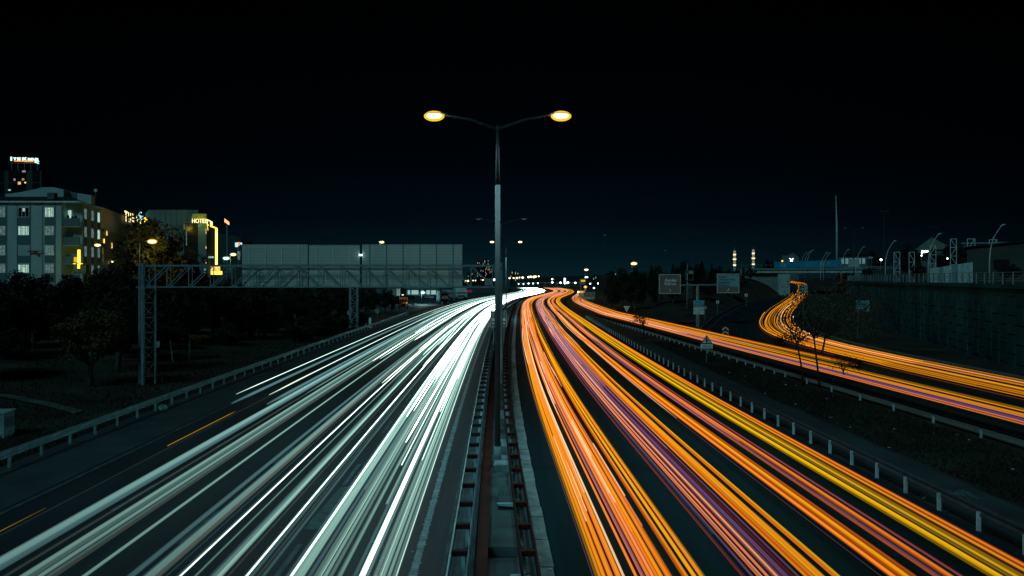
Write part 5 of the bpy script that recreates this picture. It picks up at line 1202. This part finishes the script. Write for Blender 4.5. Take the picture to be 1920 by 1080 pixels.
# right: dark conifers and bushes behind the slip road
for k, (u, vt, Y, c_) in enumerate(((1148, 508, 175, 1), (1166, 503, 168, 0), (1184, 508, 160, 1), (1204, 498, 172, 0), (1222, 494, 168, 1), (1240, 497, 176, 0), (1262, 492, 170, 1), (1284, 489, 174, 0), (1304, 494, 168, 0), (1316, 482, 176, 1), (1334, 492, 170, 1), (1352, 498, 176, 0), (1374, 501, 182, 0), (1394, 498, 190, 1), (1408, 501, 196, 0), (1430, 500, 225, 0), (1154, 524, 150, 0), (1190, 520, 146, 0), (1228, 516, 150, 1), (1262, 522, 152, 0), (1330, 520, 158, 0), (1372, 517, 168, 0))):
    p = P(u, vt, Y); g = ground_h(p.x, Y); h = p.z - g
    ordn = ['first', 'second', 'third', 'fourth', 'fifth', 'sixth', 'seventh', 'eighth', 'ninth', 'tenth', 'eleventh', 'twelfth', 'thirteenth', 'fourteenth', 'fifteenth', 'sixteenth'][k if k < 16 else k - 16]
    plant_tree(PCn[k % 2] if c_ else PR[k % 3], p.x, Y, g, h / (9 if c_ else 7), rr.uniform(0, 6), ('pointed dark conifer' if c_ else 'rounded dark tree') + (f' behind the road signs, {ordn} from the left in the back row' if k < 16 else f' behind the road signs, {ordn} from the left in the front row'), group='dark trees right of the far road')
# dark trees beyond the bridge and on the terrace
for k, (u, vt, Y, z0, lb) in enumerate(((1446, 483, 262, 6, 'dark tree behind the left end of the bridge parapet'), (1600, 476, 262, 6, 'dark tree behind the shop panels, left of the tall unlit double armed lamp'), (1640, 468, 250, 6, 'dark tree between the tall mast and the double armed lamp'), (1628, 500, 140, 6.4, 'low round bush at the foot of the fourth curved lamp'),
        (1702, 458, 160, 6.4, 'dark tree behind the open lattice tower on the terrace'), (1728, 455, 185, 6.4, 'taller dark tree left of the second curved lamp'), (1768, 456, 150, 6.4, 'dark tree left of the tallest lattice tower'), (1798, 462, 135, 6.4, 'dark tree right of the tallest lattice tower'), (1722, 493, 118, 6.4, 'dark low tree left of the ribbed metal fence'), (1884, 505, 96, 6.4, 'low dark bush right of the nearest curved lamp'), (1900, 502, 98, 6.4, 'second low dark bush at the right edge of the terrace'))):
    p = P(u, vt, Y); plant_tree(PR[k % 3], p.x, Y, z0, (p.z - z0) / 7 if p.z - z0 > 2.2 else .33, rr.uniform(0, 6), lb)
# spindly trees between slip road and ramp
def spindly(u0, v0, Y, pts, crown, lb, seed, m=M_leaf3, nleaf=900, r=.07, leaf=.10):
    b = P(u0, v0, Y); t = thing('sapling', lb, 'young tree', (b.x, Y, 0)); loc = lambda u, v: (P(u, v, Y).x - b.x, 0, P(u, v, Y).z)
    mb = MB(); pp = [(0, 0, -.2)] + [loc(*q) for q in pts]; mb.tube(pp, [r * (1 - .6 * i / len(pp)) for i in range(len(pp))], 7)
    rr = random.Random(seed); lf = MB(); topp = Vector(pp[-1]); x0, x1, v0_, v1_ = crown; cc = []
    for k in range(16):
        q = Vector(loc(rr.uniform(x0, x1), rr.uniform(v0_, v1_))); q.y = rr.uniform(-.5, .5) * (x1 - x0) / F * Y; cc.append(q)
        st = Vector(pp[-2]).lerp(topp, rr.random()); mb.tube([st, st.lerp(q, .55) + Vector((0, 0, .15)), q], [r * .35, r * .2, .008], 4)
    mb.build('trunk', M_barkd, t, smooth=True)
    for k in range(nleaf):
        c = cc[k % 16]; s_ = (x1 - x0) / F * Y * .17
        p = c + Vector((rr.gauss(0, s_), rr.gauss(0, s_), rr.gauss(0, s_ * .8))); z_ = leaf * rr.uniform(.5, 1.3)
        n_ = Vector((rr.gauss(0, 1), rr.gauss(0, 1), rr.gauss(0, 1))).normalized(); a = n_.orthogonal().normalized() * z_; b_ = n_.cross(a) * .5
        lf.face([p - a, p - b_, p + a, p + b_])
    lf.build('crown', m, t); return t
spindly(1538, 728, 51, [(1533, 690), (1527, 640), (1524, 620)], (1508, 1600, 528, 628), 'young tree with a wide pale dry crown and thin trunk beside the slip road', 1, nleaf=3000, r=.075, leaf=.085)
spindly(1541, 688, 63, [(1542, 660), (1546, 640), (1548, 620)], (1560, 1640, 545, 610), 'young tree with a darker thicker trunk between the slip road and the ramp', 2, M_leaf2, 1500, r=.10, leaf=.09)
spindly(1507, 722, 52.5, [(1503, 690), (1496, 650), (1488, 628)], (1466, 1512, 596, 640), 'leaning sapling with a small dark crown in front of the ramp trails', 3, M_leaf, 900, r=.07, leaf=.075)
spindly(1466, 668, 74, [(1466, 655)], (1455, 1478, 630, 655), 'small dark bush on a short stem between the trails left of the saplings', 4, M_leaf, 500, r=.05)
spindly(1586, 722, 52, [(1582, 700), (1577, 684)], (1560, 1600, 672, 688), 'short sapling with a flat dark crown in front of the slip road trails', 5, M_leaf, 260, r=.05, leaf=.06)
spindly(1615, 716, 54, [(1613, 705), (1611, 690)], (1596, 1622, 676, 690), 'shortest sapling with a small dark crown right of the others', 6, M_leaf, 260, r=.05, leaf=.06)
spindly(1207, 637, 92, [(1207, 620), (1206, 606)], (1190, 1216, 584, 606), 'small tree standing between the guardrail tips at the start of the slip road', 7, M_leaf2, 700, r=.07)
# ------------------------------------------------------------------ grass and litter
def grass(name, label, region, n_, hgt, m, seed):
    rr = random.Random(seed); mb = MB()
    for k in range(n_):
        x, y = region(rr); z = ground_h(x, y); h = hgt * rr.uniform(.4, 1.3); a = rr.uniform(0, 3.14); dx, dy = math.cos(a) * .05, math.sin(a) * .05; lx, ly = rr.uniform(-.12, .12), rr.uniform(-.12, .12)
        mb.face([(x - dx, y - dy, z), (x + dx, y + dy, z), (x + lx, y + ly, z + h)])
    return tag(mb.build(name, m), label, 'grass', kind='stuff')
def isl(rr):
    y = 18 + 70 * rr.random() ** 1.3; a, b = Rk(y) + 14.9, Qr(y) - .25; c_ = rr.random(); return a + (b - a) * c_, y
grass('grass', 'dark rough grass covering the island between the main road and the slip road', isl, 15000, .16, M_grass, 1)
def lft(rr):
    y = 30 + 90 * rr.random() ** 1.4; return Ll(y) - 17.4 - 16 * rr.random() ** 1.4, y
grass('grass', 'dark rough grass on the bank behind the left guardrail', lft, 11000, .2, M_grass, 2)
rr = random.Random(6)
mb = MB()
for k in range(34):
    y = rr.uniform(22, 60); x = rr.uniform(Rk(y) + 14.9, Qr(y) - .4); s_ = rr.uniform(.03, .09); mb.box((x, y, ground_h(x, y) + .05), (s_, s_ * 1.5, s_ * .5), rr.uniform(0, 3))
for k in range(60):
    y = rr.uniform(15, 60); x = Ll(y) - rr.uniform(.95, 2.3); s_ = rr.uniform(.012, .035); mb.box((x, y, .02), (s_, s_, s_ * .6), rr.uniform(0, 3))
for k in range(8):
    y = rr.uniform(16, 24); x = Rk(y) - rr.uniform(.05, .36); s_ = rr.uniform(.02, .06); mb.box((x, y, .145), (s_, s_ * 1.4, s_ * .4), rr.uniform(0, 3))
tag(mb.build('litter', M_concp), 'pale scattered grit and scraps of litter along the road edges', 'litter', kind='stuff')
mb = MB(); rr = random.Random(9)
for k in range(20): a = rr.uniform(-2.8, -.4); mb.tube([(0, 0, .05), (math.cos(a) * .6, math.sin(a) * .3 + rr.uniform(-.1, .1), .18 + rr.uniform(0, .15)), (math.cos(a) * 1.1, math.sin(a) * .5, .03)], [.02, .02, .01], 4)
o = mb.build('brush_heap', mat('dry_straw', (.16, .17, .13), .9)); o.location = (13.9, 25.6, -.02); tag(o, 'heap of dry brush lying on the pale path of the island', 'brush heap')

# ------------------------------------------------------------------ light trails (light hanging above the lanes at lamp height)
GL = {'w1': ((.88, 1, .94), .90), 'w2': ((.62, .90, .78), .46), 'm1': ((.23, .44, .37), .37), 'm2': ((.11, .205, .18), .36), 's1': ((.045, .10, .105), .42), 's2': ((.055, .068, .055), .42),
      'o1': ((1, .24, .022), .66), 'o2': ((.60, .10, .004), .60), 'y1': ((1, .52, .002), .62), 'y2': ((.26, .14, .002), .62), 'a1': ((1, .31, .006), .66), 'p1': ((1, .29, .11), .66), 'pk': ((1, .60, .33), .85),
      'v1': ((.17, .070, .18), .62), 'v2': ((.36, .24, .42), .55), 'r1': ((.38, .035, .010), .60), 'rd': ((.10, .010, .014), .62)}
for k_, (c_, s_) in GL.items():
    if k_[0] in 'wms': gas('light_' + k_, c_, s_ * (22 if k_[0] == 'w' else 8.0), 0)
    else: gas('light_' + k_, c_, s_ * 1.7 * 7, 7)
KEYS = list(GL)
class Stream:
    def __init__(s, base, zf=None): s.mb = MB(); s.base = base; s.used = []; s.zf = zf
    def mi(s, k):
        if k not in s.used: s.used.append(k)
        return s.used.index(k)
    def trail(s, off, y0, y1, k, r=.03, z=.65, amp=.0, ph=0.0, flat=1.0, off2=None, wl=45.0, n=5):
        ys = [y0]; 
        while ys[-1] < y1: ys.append(ys[-1] + (3.5 if ys[-1] < 60 else 5 if ys[-1] < 150 else 8))
        ys[-1] = y1; path = []; rs = []
        for y in ys:
            g = min(1, max(0, (y - 25) / 90))
            o = off if off2 is None else off + (off2 - off) * (3 * g * g - 2 * g ** 3)
            x, yy, zz = s.base(y)
            w = amp * g * (math.sin(y / wl + ph) + .4 * math.sin(y / (wl * .37) + 2 * ph))
            path.append((x + o + w, yy, zz + z)); rs.append(r * (1 - g * .38 if k[0] in 'wms' else 1 + g * .3))
        rs[-1] *= .4
        if y0 > 30: rs[0] *= .5
        s.mb.tube(path, rs, n, s.mi(k), flat=flat)
    def build(s, name, label, stuff=True, cat='light trails', group=None):
        o = s.mb.build(name, [MATS['light_' + k] for k in s.used]); tag(o, label, cat, group, 'stuff' if stuff else None); return o
bL = lambda y: (Ll(y), y, rz_far(y)); bR = lambda y: (Rk(y), y, rz_far(y)); bQ = lambda y: (Qr(y) if y < 140 else Qr(140) + (Rk(y) - Rk(140)) * 1.0 - (y - 140) * .012, y, rz_far(y))
rr = random.Random(31)
# --- left carriageway, beside the median
L1 = Stream(bL); Y0 = 6
for off, k, r, z in ((-1.10, 'w2', .018, .62), (-1.15, 'm2', .05, .62), (-1.26, 'm1', .045, .62), (-1.36, 'm1', .05, .66), (-1.46, 'm1', .04, .60), (-1.54, 'm2', .06, .64), (-1.40, 'w2', .012, .7), (-1.80, 'w1', .05, .66), (-1.88, 'w2', .03, .62), (-1.72, 'm2', .06, .66), (-2.0, 's1', .05, .6), (-2.28, 'm1', .04, .66), (-2.36, 'm2', .035, .6),
                     (-2.50, 'm2', .05, .62), (-2.60, 'm1', .05, .66), (-2.72, 'm1', .045, .66), (-2.84, 'm2', .05, .6), (-2.66, 'w2', .012, .7), (-2.96, 's1', .05, .62), (-3.10, 'm1', .065, .66), (-3.22, 'm1', .065, .64), (-3.32, 'w2', .04, .66), (-3.30, 'w1', .016, .70), (-3.42, 's1', .05, .62)):
    L1.trail(off, Y0, 538, k, r, z, .06, rr.uniform(0, 6), off2=off + rr.uniform(-.15, .15))
for off, y0, k, r in ((-2.05, 22.5, 'm1', .04), (-2.9, 24, 'm2', .035), (-2.45, 34, 'w2', .03)): L1.trail(off, y0, 538, k, r, .64, .1, 1)
for i in range(30): L1.trail(rr.uniform(-3.3, -1.15), rr.choice([30, 36, 42, 50, 60, 75, 95, 120]) + rr.uniform(-5, 5), 538 - rr.random() * 20, rr.choice(['w1', 'w1', 'w2', 'w2', 'm1', 'm1']), rr.uniform(.018, .05), rr.uniform(.55, .8), .22, rr.uniform(0, 6))
L1.build('light_trails', 'dense white hot headlight trails in the lane beside the median of the left road')
L2 = Stream(bL)
for off, k, r, z in ((-3.95, 's1', .045, .62), (-4.08, 's2', .03, .60), (-4.27, 'w1', .026, .66), (-4.33, 'm1', .02, .64), (-4.22, 's1', .05, .6), (-4.72, 's2', .03, .6), (-4.86, 'm1', .06, .64), (-4.95, 'm2', .075, .62), (-5.05, 's1', .05, .62), (-5.36, 'm1', .03, .66), (-5.68, 'w1', .024, .66), (-5.76, 'm2', .03, .64), (-6.02, 's1', .022, .62), (-6.25, 's2', .08, .60), (-6.36, 'm2', .085, .64), (-6.48, 's1', .05, .62)):
    L2.trail(off, Y0, 538, k, r, z, .07, rr.uniform(0, 6), off2=off + rr.uniform(-.2, .2))
for i in range(18): L2.trail(rr.uniform(-6.6, -3.9), rr.choice([45, 55, 65, 80, 100, 130]) + rr.uniform(-8, 8), 538 - rr.random() * 20, rr.choice(['w1', 'w2', 'w2', 'm1', 'm2']), rr.uniform(.018, .045), rr.uniform(.55, .8), .28, rr.uniform(0, 6))
L2.build('light_trails', 'thin and broad mint headlight trails in the second left road lane from the median')
L3 = Stream(bL)
for off, k, r, z in ((-7.05, 's1', .075, .4), (-7.72, 'm1', .045, .66), (-7.80, 'm2', .035, .62), (-7.62, 's1', .02, .7), (-8.42, 's2', .05, .62), (-8.52, 'm2', .045, .64), (-8.72, 'm1', .05, .62), (-8.84, 's1', .05, .60), (-8.93, 'm2', .05, .62), (-9.02, 'm1', .06, .66), (-9.5, 's2', .04, .6)):
    L3.trail(off, Y0, 538, k, r, z, .07, rr.uniform(0, 6), off2=off + rr.uniform(-.2, .2))
for i in range(12): L3.trail(rr.uniform(-9.4, -7.2), rr.choice([50, 60, 75, 90, 120]) + rr.uniform(-8, 8), 538 - rr.random() * 20, rr.choice(['w1', 'w2', 'm1', 'm1', 'm2']), rr.uniform(.018, .04), rr.uniform(.55, .8), .25, rr.uniform(0, 6))
L3.build('light_trails', 'soft mint headlight trails in the third lane from the median of the left road')
L4 = Stream(bL)
for off, k, r, z in ((-9.92, 's1', .10, .62), (-10.08, 'm2', .10, .66), (-10.22, 's1', .08, .60), (-11.3, 's2', .02, .6)): L4.trail(off, Y0, 520, k, r, z, .05, rr.uniform(0, 6))
for i in range(6): L4.trail(rr.uniform(-12.6, -10.2), rr.choice([70, 85, 110, 140]) + rr.uniform(-8, 8), 520, rr.choice(['w2', 'm1', 'm2']), rr.uniform(.018, .035), rr.uniform(.55, .8), .2, rr.uniform(0, 6))
L4.build('light_trails', 'wide dull slate headlight trails in the outermost lane of the left road')
for off, y0, k, r, z, lb in ((-13.05, 43.2, 'w2', .035, .72, 'outermost thin white trail on the left road, starting short of the guardrail'), (-13.0, 42.3, 's1', .11, .36, 'flat slate trail just below the outermost white trail on the left road'),
                        (-11.15, 42.8, 'w2', .035, .74, 'second outermost thin white trail on the left road'), (-11.05, 42.0, 's1', .11, .36, 'flat slate trail just below the second outermost white trail on the left road')):
    s_ = Stream(bL); s_.trail(off, y0, 420, k, r, z, .04, 1.0); s_.build('light_trail', lb, False, 'light trail')
s_ = Stream(bL)
for a, b in ((15.5, 21.9), (30, 37.8), (45.6, 53.2)): s_.trail(-11.30, a, b, 'y1', .016, .7)
s_.build('light_trail', 'broken orange trail of a blinking indicator on the dark outer lane of the left road', False, 'light trail')

# --- main right carriageway: four lanes of tail light bands
def band(st, a, b, keys, r=.040, z=.70, y0=6, y1=505, amp=.05, sp=.064, seg=None):
    x = a + r; i = 0
    while x < b - r * .5:
        k = keys[i % len(keys)] if not callable(keys) else keys(i)
        d = rr.uniform(-.12, .12)
        st.trail(x, y0, y1 - rr.random() * 18, k, r * rr.uniform(.8, 1.15), z + rr.uniform(-.10, .12), amp, rr.uniform(0, 6), off2=x + d); x += sp; i += 1
R1 = Stream(bR)
band(R1, .72, 1.30, ['y2', 'a1', 'a1', 'o2', 'a1', 'o1', 'o1', 'a1', 'pk', 'o1'])
band(R1, 1.50, 2.34, ['o1', 'o1', 'v1', 'o1', 'o1', 'p1', 'o1', 'o1', 'a1', 'a1', 'o1', 'o2', 'a1', 'a1', 'a1', 'y2', 'a1'])
band(R1, 2.58, 3.0, ['o2', 'a1', 'a1', 'y1', 'a1', 'y2', 'a1', 'o2'])
R1.trail(.66, 6, 500, 'v1', .015, .7)
for i in range(34):
    y0 = rr.choice([24, 30, 38, 45, 56, 70, 90, 120]) + rr.uniform(-4, 4)
    R1.trail(rr.choice([rr.uniform(.8, 1.28), rr.uniform(1.5, 2.3)]), y0, 505 - rr.random() * 20, rr.choice(['p1', 'pk', 'o1', 'o1', 'a1', 'p1']), rr.uniform(.015, .04), rr.uniform(.6, .95), .16, rr.uniform(0, 6), wl=30)
for i in range(12): y0 = rr.uniform(20, 60); R1.trail(rr.uniform(.9, 2.9), y0, y0 + rr.uniform(3, 12), 'pk', .022, .80)
R1.build('light_trails', 'dense orange and salmon tail light trails in the lane beside the pale median kerb')
R2 = Stream(bR)
band(R2, 4.02, 4.46, ['v1', 'p1', 'v2', 'o1', 'p1', 'r1'], r=.03)
R2.trail(4.50, 6, 505, 'a1', .035, .74, .04, 1); R2.trail(4.46, 6, 505, 'pk', .014, .80, .04, 1)
band(R2, 4.58, 4.94, ['v1', 'rd', 'v1', 'v1', 'rd', 'v1'], r=.032, sp=.06)
band(R2, 5.12, 5.86, ['o2', 'a1', 'o1', 'a1', 'y1', 'a1', 'y2', 'y2', 'o2', 'a1', 'y1'])
R2.trail(4.05, 20, 500, 's1', .02, .6, .05, 2)
for i in range(20): R2.trail(rr.uniform(4.0, 5.9), rr.choice([45, 56, 70, 80, 100, 130]) + rr.uniform(-5, 5), 505 - rr.random() * 20, rr.choice(['v2', 'p1', 'pk', 'o1', 'v2', 's1']), rr.uniform(.015, .035), rr.uniform(.55, .95), .2, rr.uniform(0, 6), wl=28)
for i in range(14): R2.trail(rr.uniform(4.1, 5.1), rr.uniform(26, 60), 500, rr.choice(['v2', 'v1', 'p1']), .02, rr.uniform(.6, .9), .08, rr.uniform(0, 6))
R2.build('light_trails', 'orange, lavender and purple light trails in the second right road lane from the median')
s_ = Stream(bR); s_.trail(3.82, 6, 330, 'r1', .022, .7, .1, 2); s_.trail(3.84, 6, 200, 'v1', .012, .74, .1, 2); s_.build('light_trail', 'single thin dull purple red trail between the first two bands of the right road', False, 'light trail')
R3 = Stream(bR)
band(R3, 6.84, 7.46, ['o1', 'a1', 'o2', 'o2', 'o1', 'a1', 'y1', 'o2', 'o2', 'v1'])
band(R3, 7.92, 8.46, ['v1', 'o2', 'o1', 'o2', 'a1', 'o2', 'r1', 'v1', 'o2'], r=.033)
R3.trail(6.80, 6, 400, 'v1', .014, .66)
for i in range(20): R3.trail(rr.choice([rr.uniform(6.85, 7.45), rr.uniform(7.95, 8.45)]), rr.choice([35, 50, 64, 80, 100, 130]) + rr.uniform(-5, 5), 505 - rr.random() * 20, rr.choice(['v2', 'p1', 'pk', 'o1', 'o1', 's1', 'y1']), rr.uniform(.015, .035), rr.uniform(.55, .95), .22, rr.uniform(0, 6), wl=28)
R3.build('light_trails', 'two orange bands of tail light trails in the third lane of the right road')
R4 = Stream(bR)
band(R4, 9.15, 10.15, ['y2', 'y1', 'y1', 'y1', 'y2', 'y1', 'y2', 'y2', 's2', 'y2', 'y2', 'a1', 'y2', 'a1', 'a1', 'o2'], r=.036, sp=.064, amp=.03)
for i in range(10): R4.trail(rr.uniform(9.2, 10.2), rr.choice([60, 80, 110]), 480, rr.choice(['y1', 'a1', 'o1', 'y2']), .025, .7, .12, rr.uniform(0, 6))
R4.build('light_trails', 'bright yellow band of light trails with dark streaks in the lane nearest the white posts')
R5 = Stream(bR); band(R5, 10.62, 11.0, ['rd', 'r1', 'rd', 'r1', 'rd'], r=.045, sp=.085, y0=6, y1=120, z=.35); R5.build('light_trails', 'dim red glow trails running along the foot of the white guardrail posts')

# --- slip road and ramp
Q1 = Stream(bQ)
band(Q1, 1.62, 1.80, ['o1', 'p1', 'a1'], y0=20, y1=360, r=.04); band(Q1, 1.98, 2.22, ['v1', 'v1', 'v1'], y0=20, y1=300, r=.04, sp=.08)
band(Q1, 2.55, 3.10, ['a1', 'a1', 'y2', 'a1', 'o2', 'y1', 'a1'], y0=20, y1=360, r=.034, sp=.09)
band(Q1, 3.55, 4.10, ['a1', 'y2', 'y2', 'a1', 'y2', 'a1'], y0=26, y1=360, r=.03, sp=.11)
band(Q1, 4.3, 4.9, ['a1', 'y2', 'o2', 'y2'], y0=56, y1=350, r=.032, sp=.12, z=.9)
for i in range(16): Q1.trail(rr.uniform(1.7, 4.6), rr.uniform(60, 120), 380, rr.choice(['p1', 'pk', 'o1', 'a1', 'p1']), .03, rr.uniform(.6, .95), .12, rr.uniform(0, 6))
Q1.build('light_trails', 'amber light trails on the slip road behind the grass island')
def rampbase(y): return (float(np.interp(y, RD[:, 1], RD[:, 0])), y, rampz(y))
RS = Stream(rampbase)
def rtrail(off, y0, y1, k, r=.04, z=.7, amp=.15, ph=0):
    idx = [p for p in RD if y0 <= p[1] <= y1]; path = []; rs = []
    for i, p in enumerate(idx):
        j = min(i + 1, len(idx) - 1); jj = max(i - 1, 0); d = Vector((idx[j][0] - idx[jj][0], idx[j][1] - idx[jj][1], 0)).normalized(); nn = Vector((d.y, -d.x, 0))
        o = off + amp * math.sin(p[1] / 22 + ph); o *= 1.18 if p[1] < 60 else 1.05
        path.append((p[0] + nn.x * o, p[1] + nn.y * o, rampz(p[1]) + z)); rs.append(r * (.72 if p[1] < 60 else .95))
    if len(path) > 2: RS.mb.tube(path, rs, 5, RS.mi(k))
for k, (off, y0, y1, m_, r) in enumerate(((-2.0, 70, 131, 'a1', .06), (-2.1, 66, 150, 'rd', .05), (-1.35, 20, 196, 'a1', .05), (-1.22, 20, 190, 'a1', .05), (-1.05, 20, 186, 'y2', .05), (-.85, 20, 262, 'a1', .05), (-.65, 40, 262, 'y2', .05), (-.3, 20, 200, 'y2', .05), (-.15, 20, 262, 'a1', .05), (.05, 20, 180, 'y1', .05),
      (.35, 30, 262, 'y2', .05), (.5, 20, 190, 'a1', .06), (.7, 20, 180, 'pk', .035), (.9, 20, 262, 'a1', .05), (1.1, 20, 230, 'y2', .06), (1.3, 20, 262, 'a1', .05), (1.5, 30, 180, 'o2', .05), (1.7, 20, 200, 'y2', .05), (1.9, 60, 150, 'a1', .05), (-.5, 20, 262, 'o2', .04), (.2, 50, 262, 'v1', .05), (1.0, 20, 120, 'o2', .06), (1.45, 20, 120, 'a1', .04), (-1.75, 45, 200, 'y2', .05), (2.2, 88, 128, 'pk', .05))):
    rtrail(off, y0, y1, m_, r, rr.uniform(.6, .9), .10, rr.uniform(0, 6) if k > 4 else 0)
RS.build('light_trails', 'amber light trails sweeping round the curve of the ramp down from the road bridge')
s_ = Stream(lambda y: (float(np.interp(y, RD[:, 1], RD[:, 0])) - 2.6, y, 0)); s_.trail(0, 20, 60, 'o2', .016, .7); s_.build('light_trail', 'thin lone orange trail between the slip road and ramp trails at the right edge', False, 'light trail')
